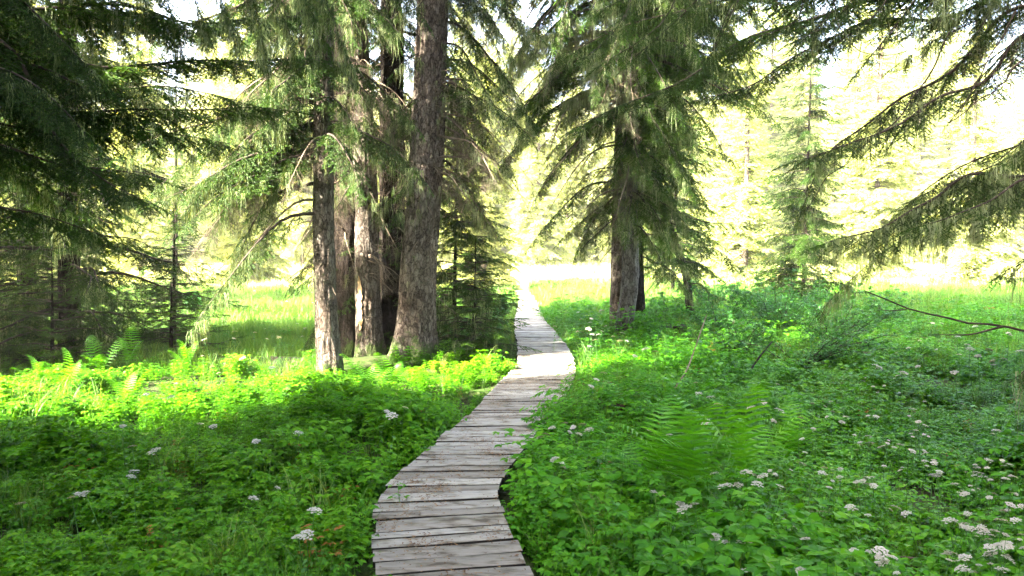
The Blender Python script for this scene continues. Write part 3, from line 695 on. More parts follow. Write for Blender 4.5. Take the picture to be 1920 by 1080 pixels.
def skirt_tree(x, y, H, R, z0, lab, lod='mid', r0=.1, dens=.9, per=5, dz=.22, lich=.3, hang=.5, cat='tree', live=M_needle, sd=0, zmax=6.5, crown=None, size=.9, drp=.45, bark=None, name='spruce_tree', deadn=0):
    b = base_at(x, y); root = thing(name, lab, cat, b)
    me, c = trunk_mesh(b, [(-.5, 0, 0), (0, 0, 0), (H, .02 * H, .0)], r0, H, bark or M_bark_dark, flare=.3, seed=sd, k=32, zfine=min(zmax, H * .8))
    ob('trunk', me, root); tp = TreeParts(b); z = z0
    while z < min(H - .12, zmax):
        f = z / H; Rr = R * (1 - f) ** .75
        for _ in range(per):
            live_branch(tp, droop(b + c(z + U(-.1, .1)), U(0, 6.28), max(.15, Rr * U(.6, 1.15)), .15, drp * (1 - .6 * f), .12), lod, dens, size * min(1, .45 + Rr / 1.6), hang, lich)
        z += dz
    for i in range(deadn): dead_branch(tp, droop(b + c(U(.4, z0 + 1.0)), U(0, 6.28), U(.5, 1.5), .05, .5), 1.0, .8, .4)
    finish_tree(root, tp, live)
    if crown is not None: add_crown(root, crown, sd)
    return root
# young spruce behind the thick trunk, its low boughs reach right
skirt_tree(-1.12, 15.4, 4.4, 1.4, .25, 'young dark green spruce directly behind the thickest trunk, left of the boardwalk', 'mid', .045, 1.1, 7, .19, .3, .5, sd=21, size=1.0)
skirt_tree(-.62, 12.9, 1.9, .95, .15, 'low dark spruce bush at the right foot of the thickest trunk', 'mid', .03, 1.2, 7, .15, .2, .4, sd=22, drp=.3, size=1.1)
# left mass
skirt_tree(-7.3, 13.2, 19, 2.6, .55, 'big dark spruce at the left edge with boughs down to the ground', 'mid', .16, .65, 4, .32, .5, .6, sd=23, crown=0)
skirt_tree(-6.9, 12.0, 1.8, 1.1, .1, 'low dark young spruce spreading in front of the big left spruce', 'mid', .03, 1.1, 6, .17, .05, .3, sd=41, drp=.2)
skirt_tree(-5.5, 12.9, 1.3, .9, .1, 'lowest young spruce by the left end of the mossy log', 'mid', .03, 1.1, 6, .16, .05, .3, sd=42, drp=.2)
skirt_tree(-8.3, 12.9, 2.6, 1.2, .1, 'dark young spruce at the left edge beneath the big boughs', 'mid', .04, 1.0, 6, .2, .1, .3, sd=43, drp=.25)
skirt_tree(-9.2, 15.2, 17, 2.4, .5, 'dark spruce at the far left edge, behind the big left one', 'low', .15, .9, 5, .35, .3, .6, sd=24, crown=1)
skirt_tree(-6.0, 14.2, 2.6, 1.15, .1, 'young bushy spruce on the meadow side of the big left spruce', 'mid', .04, .9, 6, .2, .05, .3, sd=25, drp=.25)
skirt_tree(-11.2, 26.5, 4.3, 1.15, .15, 'small thin young spruce alone in the grass, far left meadow', 'low', .05, .8, 5, .24, 0, .2, sd=26, drp=.2, size=.6)
skirt_tree(-8.6, 20.5, 6.5, 1.5, .3, 'yellowish young spruce at the edge of the left meadow', 'low', .06, .7, 5, .3, .2, .4, sd=27, size=.7)
# right middle
skirt_tree(9.6, 26.5, 12, 1.7, .5, 'slim green spruce standing free in the right meadow', 'low', .06, 1.5, 7, .28, .3, .6, sd=29, zmax=11, size=.8)
skirt_tree(6.2, 31, 13, 1.8, 1.2, 'slim pale spruce behind the leaning tree right of the boardwalk', 'low', .07, 1.3, 6, .32, .2, .5, sd=30, zmax=12, size=.8)

# ---- trees whose trunks stand just outside the frame and reach in
def wob(pts, n=34):
    q = resample(pts, n); L = np.linalg.norm(q[-1] - q[0]); a, b, c = U(0, 6.28, 3); t = np.linspace(0, 1, n)
    e = np.sin(np.pi * t)[:, None] * L
    return q + e * (.020 * np.stack([np.sin(9 * t + a), np.sin(7 * t + b), np.sin(11 * t + c)], -1) + .008 * np.stack([np.sin(23 * t + b), np.sin(19 * t + c), np.sin(27 * t + a)], -1))
def hang_limb(tp, px, lod='hi', dens=1.0, size=1.0, hang=.9, lich=.6, r0=.03, n=26, start=.05):
    live_branch(tp, resample([P(*p) for p in px], n), lod, dens, size, hang, lich, r0, start)
def tree_K():
    b = base_at(6.1, 7.4)
    root = thing('spruce_tree', 'old spruce standing just right of the view, its lichen-hung boughs reaching in', 'tree', b)
    me, c = trunk_mesh(b, [(-.5, 0, 0), (0, 0, 0), (18, .2, 0)], .24, 20, M_bark, flare=.3, seed=31, k=48); ob('trunk', me, root)
    tp = TreeParts(b)
    T = lambda z: b + c(z)
    def limb(px, z, **k):
        pts = wob([T(z)] + [P(*p) for p in px]); live_branch(tp, pts, k.pop('lod', 'hi'), 1.9 * k.pop('dens', 1), k.pop('size', 1), k.pop('hang', .9), k.pop('lich', .6), k.pop('r0', .03), k.pop('start', .1))
    limb([(1990, 290, 7.2), (1850, 345, 6.9), (1700, 400, 6.6), (1610, 430, 6.4), (1550, 455, 6.2)], 2.6, dens=.75, lich=2.6, hang=1.4, size=.85)
    limb([(1960, 330, 6.6), (1850, 385, 6.2), (1740, 420, 6.0)], 2.5, dens=.7, lich=2.6, hang=1.5, size=.85)
    limb([(2000, 10, 7.2), (1880, 90, 7.0), (1790, 180, 6.8), (1700, 230, 6.6), (1600, 270, 6.5), (1500, 300, 6.4)], 4.0, dens=.9, lich=.9, hang=.7, size=.8)
    limb([(1900, 40, 7.2), (1780, 110, 7.2), (1660, 190, 7.2), (1560, 280, 7.2), (1505, 390, 7.2)], 4.4, dens=.7, lich=.8, hang=.7, size=.75)
    limb([(1960, -140, 7.6), (1780, -40, 8.0), (1600, 15, 8.4), (1480, 55, 8.6), (1350, 110, 8.8), (1210, 170, 9.0), (1080, 240, 9.2)], 5.0, dens=1.2, lich=.15, hang=.4, size=.9, r0=.04)
    limb([(1960, -60, 8.2), (1700, 40, 8.6), (1560, 80, 8.9), (1420, 150, 9.2), (1300, 190, 9.4)], 4.8, dens=1.0, lich=.15, hang=.5, size=.85, r0=.035)
    limb([(1960, -160, 7.8), (1640, -70, 8.6), (1400, -10, 9.2), (1200, 50, 9.8), (1040, 110, 10.2)], 5.4, dens=1.2, lich=.4, hang=.7, size=.9, r0=.04)
    limb([(1900, -200, 8.2), (1500, -120, 9.2), (1300, -40, 9.8), (1120, 20, 10.4)], 5.9, dens=1.1, lich=.4, hang=.8, size=.9, r0=.035)
    for k in range(12):
        u0 = 1900 - k * 60; limb([(u0 + 90, -230, 7.4), (u0 + U(-40, 20), -90, 7.2), (u0 - 60 + U(-40, 40), 20 + U(-20, 30), 7.0), (u0 - 110 + U(-60, 40), U(60, 130), 6.9)], 5.6 + U(0, .6), dens=.75, lich=.3, hang=.7, size=.75, r0=.02, start=.3)
    for k in range(16):
        z_ = U(3.0, 6.6); az_ = U(math.pi * .78, math.pi * 1.12); L_ = U(1.8, 3.6)
        live_branch(tp, droop(T(z_), az_, L_, U(.1, .3), U(.4, .8), .1, n=20), 'hi', U(.6, 1.2), .75, .8, .8, .018)
    limb([(2080, 420, 6.2), (1960, 450, 5.7), (1885, 510, 5.5)], 1.9, dens=1.1, lich=.8, hang=1.2, size=.7, r0=.012)
    limb([(2080, 560, 5.6), (1980, 650, 5.2), (1915, 700, 5.1)], 1.3, dens=.7, lich=.4, hang=1.4, size=.6, r0=.010)
    # bare dead limb low on the right, and a thin curling one
    pts = resample([T(.75), P(2060, 655, 5.9), P(1920, 617, 5.4), P(1800, 604, 5.3), P(1700, 580, 5.2), P(1655, 556, 5.2), P(1620, 545, 5.2)], 30)
    pts[3:-2] += U(-.008, .008, (len(pts) - 5, 3)); dark = Geo()
    tube(dark, pts - tp.base, np.linspace(.022, .004, 30), 6)
    tube(dark, resample([P(1880, 612, 5.35), P(1820, 628, 5.3), P(1740, 628, 5.25)], 10) - tp.base, np.linspace(.008, .002, 10), 5)
    tube(dark, resample([P(1700, 580, 5.2), P(1660, 584, 5.2), P(1635, 572, 5.15)], 8) - tp.base, np.linspace(.004, .0015, 8), 4)
    ob('dead_limb', dark.mesh('dead_limb', M_twig, True), root)['label'] = 'bare dead limb without needles'
    for px in ([(1560, -60, 7.4), (1565, 40, 7.2), (1600, 90, 7.1), (1660, 105, 7.0), (1720, 90, 7.0)], [(1780, 60, 6.9), (1750, 130, 6.8), (1650, 260, 6.6), (1560, 320, 6.5), (1515, 390, 6.4)], [(1905, 20, 6.6), (1850, 120, 6.5), (1800, 210, 6.4)], [(1920, 110, 6.4), (1840, 190, 6.3), (1780, 230, 6.2)]):
        dead_branch(tp, wob([P(*p) for p in px]), .8, .6, .3, .008, .4, geo=tp.wood)
    finish_tree(root, tp); add_crown(root, 0, 1.0)
def tree_L():
    b = base_at(-6.0, 4.6)
    root = thing('spruce_tree', 'old dark spruce standing just left of the view, heavy boughs crossing overhead', 'tree', b)
    me, c = trunk_mesh(b, [(-.5, 0, 0), (0, 0, 0), (18, .2, 0)], .25, 20, M_bark_dark, flare=.3, seed=33, k=48); ob('trunk', me, root)
    tp = TreeParts(b); T = lambda z: b + c(z)
    def limb(px, z, **k):
        pts = wob([T(z)] + [P(*p) for p in px]); live_branch(tp, pts, k.pop('lod', 'hi'), 1.9 * k.pop('dens', 1.2), k.pop('size', 1), k.pop('hang', .7), k.pop('lich', .5), k.pop('r0', .03), k.pop('start', .05))
    limb([(-60, 70, 6.8), (150, 90, 7.0), (330, 105, 7.3), (480, 112, 7.6), (640, 118, 8.0)], 3.6, dens=1.5, hang=.35, lich=.2)
    limb([(-60, 150, 6.8), (120, 185, 7.0), (300, 205, 7.2), (520, 205, 7.6)], 3.3, dens=1.6, hang=.6, lich=.7)
    limb([(-80, 30, 6.4), (20, 90, 6.4), (80, 200, 6.4), (130, 290, 6.4), (200, 350, 6.4), (270, 375, 6.4)], 3.8, dens=1.3, lich=.5, r0=.045)
    limb([(-80, 240, 6.6), (60, 290, 6.6), (170, 310, 6.7), (270, 330, 6.8)], 2.9, dens=1.2, lich=.5)
    limb([(-100, -60, 7.0), (100, 10, 7.2), (250, 30, 7.5), (380, 40, 7.8)], 4.1, dens=1.2, lich=.2, hang=.5)
    limb([(-80, -90, 6.2), (40, 0, 6.2), (100, 60, 6.2), (180, 140, 6.2)], 4.2, dens=1.6, lich=.8, hang=1.0)
    limb([(-100, 80, 6.0), (0, 120, 5.8), (90, 180, 5.8), (160, 250, 5.8)], 3.2, dens=1.6, lich=.9, hang=1.1)
    limb([(-100, 330, 6.6), (0, 370, 6.6), (120, 420, 6.8), (220, 450, 7.0)], 2.4, dens=1.0, lich=.4)
    limb([(-60, 10, 6.8), (180, 30, 7.1), (400, 40, 7.5), (600, 25, 8.0)], 4.3, dens=1.3, hang=.6, lich=.6)
    limb([(-60, 110, 6.6), (150, 150, 6.9), (330, 160, 7.2), (450, 190, 7.4)], 3.7, dens=1.3, hang=.9, lich=.9)
    limb([(-60, 190, 6.8), (120, 235, 7.2), (280, 250, 7.6), (430, 270, 7.9)], 3.2, dens=1.0, hang=1.0, lich=1.0)
    for k in range(13):
        u0 = -60 + k * 52; limb([(u0 - 120, -260, 6.8), (u0, -110, 7.0), (u0 + 60, U(-30, 20), 7.2), (u0 + 90, U(50, 110), 7.3)], 4.8 + U(0, .9), dens=1.0 if k < 8 else .7, lich=.8, hang=.9, size=.8, r0=.02, start=.3)
    for k in range(4):
        limb([(-120, 200 + 30 * k, 7.2), (0 + U(0, 40), 240 + 30 * k + U(-20, 20), 7.6), (90 + U(0, 90), 300 + 32 * k + U(-20, 20), 8.0)], 3.2 - .2 * k, dens=.7, lich=.6, hang=1.0, size=.9, lod='mid')
    finish_tree(root, tp); add_crown(root, 1, 2.0)
tree_K(); tree_L()

# ------------------------------------------------------------ whole spruces: shading wood outside the frame, and the sunny far edge
FAR = []
for s, (H, R, z0) in enumerate(((24, 3.2, 1.0), (20, 2.9, .6), (27, 3.4, 2.0), (15, 2.5, .3))):
    tp = crown_mesh(70 + s, z0, H, R, 'far', .42, 6, 1.15, 1.1, hang=.35)
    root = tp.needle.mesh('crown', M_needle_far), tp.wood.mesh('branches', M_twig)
    tr, _ = trunk_mesh((0, 0, 0), [(-.5, 0, 0), (0, 0, 0), (H, .2, 0)], .22, H, M_bark, flare=.3, seed=40 + s, k=16, zfine=4)
    FAR.append((root[0], root[1], tr))
dark = []
for i in (0, 2):
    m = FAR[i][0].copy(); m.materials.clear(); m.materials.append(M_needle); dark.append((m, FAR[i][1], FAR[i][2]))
def whole(parts, x, y, s, rz, lab, grp, cat='tree', nm='spruce_tree'):
    b = base_at(x, y); root = thing(nm, lab, cat, b, rz, grp); root.scale = (s, s, s * 1.0)
    for n, m in zip(('crown', 'branches', 'trunk'), parts): ob(n, m, root)
r = np.random.default_rng(77)
# shading wood: rows along the sun direction, left and behind (outside the frame)
SX, SY = SUN[0], SUN[1]; NX, NY = -SY, SX        # lateral axis
lat_rows = (-30, -14.6, -5.4, -1.4, 2.6, 7)
for n_ in lat_rows:
    for s_ in np.arange(-16, 34, 5.4):
        x = SX * s_ + NX * n_ + r.uniform(-.8, .8); y = SY * s_ + NY * n_ + r.uniform(-.5, .5)
        ang_out = abs(x) > .70 * y + 2.6 if y > 0 else math.hypot(x, y) > 4.5
        if not ang_out: continue
        if x > 0 and y > 12: continue
        if abs(x) < 1.8 and y > -30: continue
        whole(dark[r.integers(2)], x, y, r.uniform(.8, 1.0), r.uniform(0, 6.28), 'tall dark spruce of the grove standing outside the view', 'grove spruces around the viewpoint')
for n_, s_, sc_ in ((-9.7, 13.5, .34), (-8.0, 8.0, .36)):  # unseen small spruces added to break the sun strip into dapples
    whole(dark[0], SX * s_ + NX * n_, SY * s_ + NY * n_, sc_, n_, 'half-grown dark spruce added to dapple the sun, unseen outside the view on the left, ' + ('nearer one' if s_ < 10 else 'farther one'), 'grove spruces around the viewpoint')
# far treeline beyond the meadow
cnt = 0
def far_label(u):
    return ('far left' if u < 200 else 'behind left spruces' if u < 420 else 'left of trunk clump' if u < 600 else 'between clump trunks' if u < 850 else 'beyond boardwalk end' if u < 1130 else
            'behind lichen-draped trunks' if u < 1400 else 'behind slim green spruce' if u < 1560 else 'behind right-hand boughs' if u < 1750 else 'far right')
for d0, du, ss in ((80, 105, 1.0), (92, 92, 1.1), (106, 84, 1.1), (124, 74, 1.15), (146, 64, 1.3)):
    for u in np.arange(-420, 2360, du):
        if d0 < 90 and r.uniform() < .3: continue
        uu = u + r.uniform(-.4, .4) * du; d = d0 + r.uniform(-5, 5)
        ft = r.integers(4); row = {80: 'front row', 92: 'second row', 106: 'third row', 124: 'fourth row', 146: 'back row'}[d0]
        lab = '%s spruce in %s of far treeline, %s' % (('tall bright', 'middling bright', 'tallest pale', 'short bushy')[ft], row, far_label(uu))
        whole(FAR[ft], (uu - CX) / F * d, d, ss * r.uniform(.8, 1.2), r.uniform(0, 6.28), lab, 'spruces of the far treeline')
# a few nearer single trees at the meadow edge
for (u, d, k, s, lab) in ((470, 42, 1, .8, 'sunny spruce at the meadow edge seen left of the clump'), (905, 38, 3, .75, 'green bushy spruce at the meadow edge just right of the thickest trunk'),
                         (1010, 70, 0, .9, 'pale spruce with bare lower trunk above the end of the boardwalk'), (1395, 44, 3, .9, 'sunlit spruce at the meadow edge left of the slim green spruce'),
                         (1640, 46, 1, .9, 'sunlit spruce at the meadow edge behind the lowest right bough'), (1820, 40, 3, .9, 'yellow-green spruce at the right meadow edge'),
                         (60, 36, 1, .8, 'yellow-green spruce behind the big dark spruce on the left'), (265, 48, 2, .7, 'tall thin-stemmed spruce behind the small young spruce')):
    whole(FAR[k], (u - CX) / F * d, d, s, u, lab, None)

# ------------------------------------------------------------ shrub, logs, stumps
def leaf_quad(L, Wd, fold=.15):
    v = np.array([[0, 0, 0], [.35 * L, -Wd / 2, fold * Wd], [.35 * L, 0, 0], [.35 * L, Wd / 2, fold * Wd], [.7 * L, -Wd * .36, fold * Wd - .02 * L], [.7 * L, 0, -.03 * L], [.7 * L, Wd * .36, fold * Wd - .02 * L], [L, 0, -.12 * L]])
    f = np.array([[0, 1, 2], [0, 2, 3], [1, 4, 5], [1, 5, 2], [2, 5, 6], [2, 6, 3], [4, 7, 5], [5, 7, 6]]); return v, f
def scatter_leaves(g, pts, dirs, size, tj=.25, L=1.0, Wd=.55, tilt=.5):
    v, f = leaf_quad(L, Wd); n = len(pts)
    up = nrm(np.array([0, 0, 1.0]) + rng.normal(size=(n, 3)) * tilt * .6)
    place(g, (v, f, np.full(len(v), .5)), frames(dirs, up), size, pts, tj)
def shrub(b, nst, H, lab, sd, leaf=.05, spread=.6, lean=(0, 0), dens=1.0, mat=None, stem_r=.009):
    r = np.random.default_rng(sd); root = thing('shrub', lab, 'shrub', b); gl = Geo(); gs = Geo()
    for i in range(nst):
        az = r.uniform(0, 6.28); n = 12; h = H * r.uniform(.6, 1.1); t = np.linspace(0, 1, n)
        tip = np.array([math.cos(az), math.sin(az), 0]) * spread * r.uniform(.5, 1.2) * H + np.array([lean[0], lean[1], 0])
        pts = t[:, None] ** 1.4 * tip + np.array([0, 0, 1.0]) * (h * (t - .25 * t * t * r.uniform(0, 1.5)))[:, None] + r.normal(size=(n, 3)) * .012
        tube(gs, pts, np.linspace(stem_r, .002, n), 5)
        for j in range(3, n):
            for _ in range(3):
                d = nrm(np.array([r.normal(), r.normal(), r.uniform(-.2, .5)])); ln = H * r.uniform(.1, .3) * (1.2 - j / n)
                q = pts[j] + d * ln * np.linspace(0, 1, 5)[:, None] + np.array([0, 0, -.15]) * ln * np.linspace(0, 1, 5)[:, None] ** 2
                tube(gs, q, [.003, .0025, .002, .0015, .001], 3, cap=False)
                m = max(4, int(10 * dens * ln / .3) + 5); tt = r.uniform(.1, 1, m); pp = pts[j] + d * ln * tt[:, None]
                dd = nrm(d + r.normal(size=(m, 3)) * .7 + [0, 0, -.1]); scatter_leaves(gl, pp, dd, leaf * r.uniform(.6, 1.2, m), .25)
    ob('leaves', gl.mesh('leaves', mat or M_shrub), root); ob('stems', gs.mesh('stems', M_twig), root)
    return root
def gb(u, v, z=-.15):
    p = G(u, v, z); return base_at(p[0], p[1])
shrub(gb(1505, 700), 14, 1.1, 'loose leafy shrub with thin arching stems in the right undergrowth', 101, .045, 1.1, dens=1.0)
shrub(gb(1420, 650), 10, 1.1, 'small-leaved bush right of the lichen-draped trunks', 102, .045, 1.0, dens=1.1)
shrub(gb(1610, 640), 9, 1.1, 'airy bush behind the arching shrub, left of the bare dead limb', 103, .05, 1.0, dens=.9)
shrub(gb(1500, 600), 9, 1.1, 'larger pale green bush at the edge of the right meadow', 104, .06, .9, dens=1.2)
shrub(gb(1570, 590), 8, .9, 'rounded pale bush beside the larger one at the right meadow', 109, .08, .6, dens=1.4)
shrub(gb(1390, 590), 9, 1.0, 'dense green bush under the leaning thin spruce', 110, .08, .7, dens=1.6)
shrub(gb(1255, 615), 10, .95, 'low bright green bush at the foot of the dark stump', 105, .06, .75, dens=1.5)
shrub(gb(1310, 605), 9, 1.0, 'yellow-green bush behind the crumbling stump', 111, .06, .7, dens=1.5)
for i_, (u_, v_, h_, lb_) in enumerate(((1215, 640, .8, 'low leafy bush directly behind the foot of the grey trunk'), (1350, 640, 1.0, 'thin leafy bush right of the stumps'), (1460, 650, 1.2, 'tall loose bush between the small-leaved bush and the arching shrub'),
    (1560, 680, 1.1, 'loose pale bush right of the arching shrub'), (1385, 690, .8, 'low loose bush around the dark dead stick'), (1660, 620, .9, 'thin bush beneath the tip of the bare dead limb'), (1450, 610, .9, 'leafy bush against the bright meadow, under the slim spruce'), (1330, 590, 1.2, 'dark leafy bush at the foot of the leaning thin spruce'))):
    shrub(gb(u_, v_), 14, h_ * 1.15, lb_, 130 + i_, .05, .6, dens=1.8)
shrub(gb(350, 600), 7, .9, 'small blue-green leafy plant in the left meadow grass', 106, .11, .5)
shrub(gb(925, 610), 10, .85, 'low leafy bush at the left edge of the far boardwalk', 107, .06, .7, dens=1.5)
shrub(gb(895, 660), 10, .75, 'bright leafy bush between the thickest trunk and the boardwalk', 108, .055, .8, dens=1.6)
shrub(gb(850, 665), 9, .6, 'small leafy bush touching the right foot of the thickest trunk', 112, .05, .8, dens=1.5)

def log_mesh(pts, rad, mat, seed, name='fallen_log', lab='', cat='log', k=18):
    pts = resample(pts, 60); b = pts[0].copy(); g = Geo(); n = len(pts)
    D = np.gradient(pts, axis=0); R = frames(D); a = np.linspace(0, 2 * np.pi, k, endpoint=False)
    ring = np.stack([np.zeros(k), np.cos(a), np.sin(a)], -1)
    rr = np.interp(np.linspace(0, 1, n), np.linspace(0, 1, len(rad)), rad)[:, None] * (1 + .22 * vnoise(np.cos(a)[None] * 2, np.sin(a)[None] * 2, np.arange(n)[:, None] * .25, seed) + .10 * vnoise(np.cos(a)[None] * 6, np.sin(a)[None] * 6, np.arange(n)[:, None] * .7, seed + 1))
    V = np.einsum('nij,kj->nki', R, ring) * rr[:, :, None] + (pts - b)[:, None, :]
    i = np.arange(n - 1)[:, None] * k; j = np.arange(k)[None]; j2 = (j + 1) % k
    Fc = np.concatenate([np.stack([i + j, i + j2, i + k + j2], -1).reshape(-1, 3), np.stack([i + j, i + k + j2, i + k + j], -1).reshape(-1, 3), [[0, q + 1, q] for q in range(1, k - 1)], [[(n - 1) * k, (n - 1) * k + q, (n - 1) * k + q + 1] for q in range(1, k - 1)]])
    g.add(V.reshape(-1, 3), Fc); o = ob(name, g.mesh(name, mat, True), None, b); tag(o, lab, cat)
def gp(x, y, dz=0): p = base_at(x, y); p[2] += dz; return p
log_mesh([gp(-6.3, 12.6, .03), gp(-4.8, 12.5, .05), gp(-3.5, 12.1, .05), gp(-2.8, 11.8, .04)], [.06, .10, .12, .10], M_moss, 1, lab='dark mossy fallen log lying left of the tree clump')
log_mesh([P(1395, 712, 9.9), P(1425, 668, 10.2), P(1448, 640, 10.5)], [.016, .012, .008], M_bark_dark, 3, 'dead_stick', 'dark dead stick poking up out of the right undergrowth', 'stick', 8)
log_mesh([P(1240, 770, 8.2), P(1290, 690, 8.8), P(1325, 590, 9.6)], [.012, .009, .005], M_deadtwig, 4, 'dead_stick', 'thin pale leaning twig left of the arching shrub', 'stick', 6)
log_mesh([P(1180, 712, 9.6), P(1250, 740, 9.0), P(1290, 770, 8.6)], [.010, .009, .006], M_deadtwig, 5, 'dead_stick', 'thin fallen twig lying in the leaves beside the right edge of the boardwalk', 'stick', 6)
log_mesh([P(1560, 1035, 4.3), P(1700, 1045, 4.3), P(1860, 1062, 4.2), P(1960, 1060, 4.2)], [.006, .006, .005, .004], M_deadtwig, 7, 'dead_stick', 'thin fallen twig across the plants in the bottom right corner', 'stick', 6)
def stump(b, r, h, lab, sd, mat):
    n, k = 22, 40; z = np.linspace(-.2, h, n); th = np.linspace(0, 2 * np.pi, k, endpoint=False); Z, T = np.meshgrid(z, th, indexing='ij')
    rr = r * (1 + .9 * np.exp(-np.clip(Z, 0, None) / .12) * (1 + .6 * np.cos(5 * T + sd))) * (1 + .25 * vnoise(np.cos(T) * 2, np.sin(T) * 2, Z * 4, sd))
    top = h * (.7 + .9 * vnoise(np.cos(T) * 3, np.sin(T) * 3, 0, sd + 1)); Z2 = np.minimum(Z, top)
    V = np.stack([rr * np.cos(T), rr * np.sin(T), Z2], -1).reshape(-1, 3); V = np.vstack([V, [[0, 0, h * .45]]])
    i = np.arange(n - 1)[:, None] * k; j = np.arange(k)[None]; j2 = (j + 1) % k
    Fc = np.concatenate([np.stack([i + j, i + j2, i + k + j2], -1).reshape(-1, 3), np.stack([i + j, i + k + j2, i + k + j], -1).reshape(-1, 3), [[(n - 1) * k + q, (n - 1) * k + (q + 1) % k, n * k] for q in range(k)]])
    g = Geo(); g.add(V, Fc); o = ob('tree_stump', g.mesh('tree_stump', mat, True), None, b); tag(o, lab, 'stump')
stump(gb(1262, 640), .26, .38, 'dark mossy rotten stump among bushes right of the grey trunk', 1, M_moss)
stump(gb(1310, 622), .22, .34, 'reddish brown crumbling stump beside the mossy one', 4, M_rot)
stump(gb(1150, 800), .16, .28, 'small dark rotten stump beside the boardwalk behind white flowers', 7, M_rot)
stump(gb(1222, 655), .16, .26, 'low dark stump close to the foot of the grey trunk', 9, M_moss)

# ------------------------------------------------------------ ferns
def frond(seed, L=.62, pairs=20, mat=None):
    r = np.random.default_rng(seed); g = Geo(); t = np.linspace(0, 1, 24)
    ax = np.stack([L * (.52 * t ** 1.3), .02 * np.sin(t * 4 + seed), L * (1.15 * t - .42 * t ** 2.8)], -1)
    ribbon(g, ax, np.linspace(.006, .0015, 24), [0, 1, 0], .5); ribbon(g, ax, np.linspace(.006, .0015, 24), [.6, 0, 1], .5)
    for i in range(pairs):
        u = .16 + .83 * i / pairs; p = np.array([np.interp(u, t, ax[:, c]) for c in range(3)]); p2 = np.array([np.interp(min(1, u + .03), t, ax[:, c]) for c in range(3)])
        D = nrm(p2 - p); ln = L * .20 * math.sin(math.pi * min(1, (u - .05) / .98) ** .75) ** .8 + .008
        for s in (1, -1):
            side = np.array([0, 1.0, 0]) * s; d = nrm(side + D * .45 + np.array([0, 0, -.12])); nn = nrm(np.cross(D, side)) 
            m = 9; tt = np.linspace(0, 1, m); q = p + d * ln * tt[:, None] + np.array([0, 0, -.18]) * ln * (tt ** 2)[:, None]
            wv = nrm(np.cross(nn, d)); tn = .5 + r.uniform(-.22, .22)
            ribbon(g, q, (ln * .095 + .002) * np.array([.7, 1.0, 1.0, .92, .82, .7, .55, .35, .05]), wv, tn)
            for k in (1, 2, 3, 4, 5, 6):      # lobes standing proud of the pinna edge
                w_ = (ln * .075) * (1 - tt[k] * .8)
                for e in (1, -1): g.add([q[k], q[k] + d * ln * .07, q[k] + wv * w_ * e + d * w_ * .5], [[0, 1, 2]], tn + .1)
    return g
FR = [frond(s, pairs=p).mesh('frond', M_fern) for s, p in ((1, 15), (2, 16), (3, 14))]
FRD = [frond(5, pairs=16).mesh('frond', M_dryfern)]
def fern(u, v, s, nf, lab, sd, base=-.1, dry=False, grp=None):
    r = np.random.default_rng(sd); b = gb(u, v, base); b[2] += .05; s *= (1.2 if u > 1000 else .95); nf = max(6, nf - 3); root = thing('fern', lab, 'fern', b, 0, grp)
    for i in range(nf):
        a = i * 2 * math.pi / nf + r.uniform(-.25, .25); o = ob('frond', (FRD if dry else FR)[r.integers(1 if dry else 3)], root)
        k = s * r.uniform(.75, 1.15); o.scale = (k * r.uniform(.8, 1.1), k, k * r.uniform(.85, 1.3)); o.rotation_euler = (r.uniform(-.25, .25), r.uniform(-.35, .25), a)
FERNS = [
 (1300, 960, 1.25, 11, 'largest bright green fern clump in the right foreground'),
 (1215, 945, .95, 8, 'upright fern at the left side of the largest right clump'),
 (1400, 925, 1.1, 9, 'spreading fern at the right side of the largest right clump'),
 (1120, 960, .6, 7, 'small fern between the boardwalk and the large right ferns'),
 (1490, 860, .7, 7, 'fern fanning out behind the largest right clump'),
 (1170, 790, .8, 8, 'fern above the small rotten stump right of the boardwalk'),
 (1290, 690, .65, 8, 'yellowish upright fern in front of the mossy stump'),
 (1345, 665, .6, 7, 'sunlit fern just right of the stumps'),
 (690, 745, .95, 9, 'fern in front of the middle trunks of the clump'),
 (735, 735, .9, 8, 'tall upright fern at the foot of the thickest trunk'),
 (600, 755, .9, 9, 'fern left of the clump, in front of its frontmost trunk'),
 (530, 760, .75, 8, 'yellow-green fern in the sunny strip left of the clump'),
 (640, 790, .7, 8, 'fern at the sunny strip nearest the boardwalk bend'),
 (130, 745, .95, 9, 'sunlit fern with clear fronds in the left sunny strip'),
 (75, 735, .85, 8, 'fern at the left edge of the sunny strip'),
 (240, 760, .8, 8, 'fern in the middle of the left sunny strip'),
 (240, 690, 1.0, 9, 'shaded fern in front of the young bushy spruce'),
 (190, 700, .9, 8, 'shaded fern under the big left spruce'),
 (350, 700, .8, 8, 'shaded fern in front of the mossy fallen log'),
 (30, 900, .7, 7, 'dark fern at the left edge of the foreground'),
 (560, 860, .6, 7, 'small fern in the dark leaves left of the boardwalk'),
 (1230, 770, .6, 7, 'fern between the small stump and the arching shrub'),
 (1420, 760, .6, 7, 'small fern beneath the arching shrub'),
 (860, 720, .55, 7, 'small fern in the sun beside the boardwalk bend'),
]
for i, f_ in enumerate(FERNS): fern(*f_, 200 + i)
fern(1340, 672, .4, 5, 'dead rusty brown fern beside the crumbling stump', 260, dry=True)
fern(1300, 715, .35, 5, 'little rusty withered fern below the stumps', 261, dry=True)

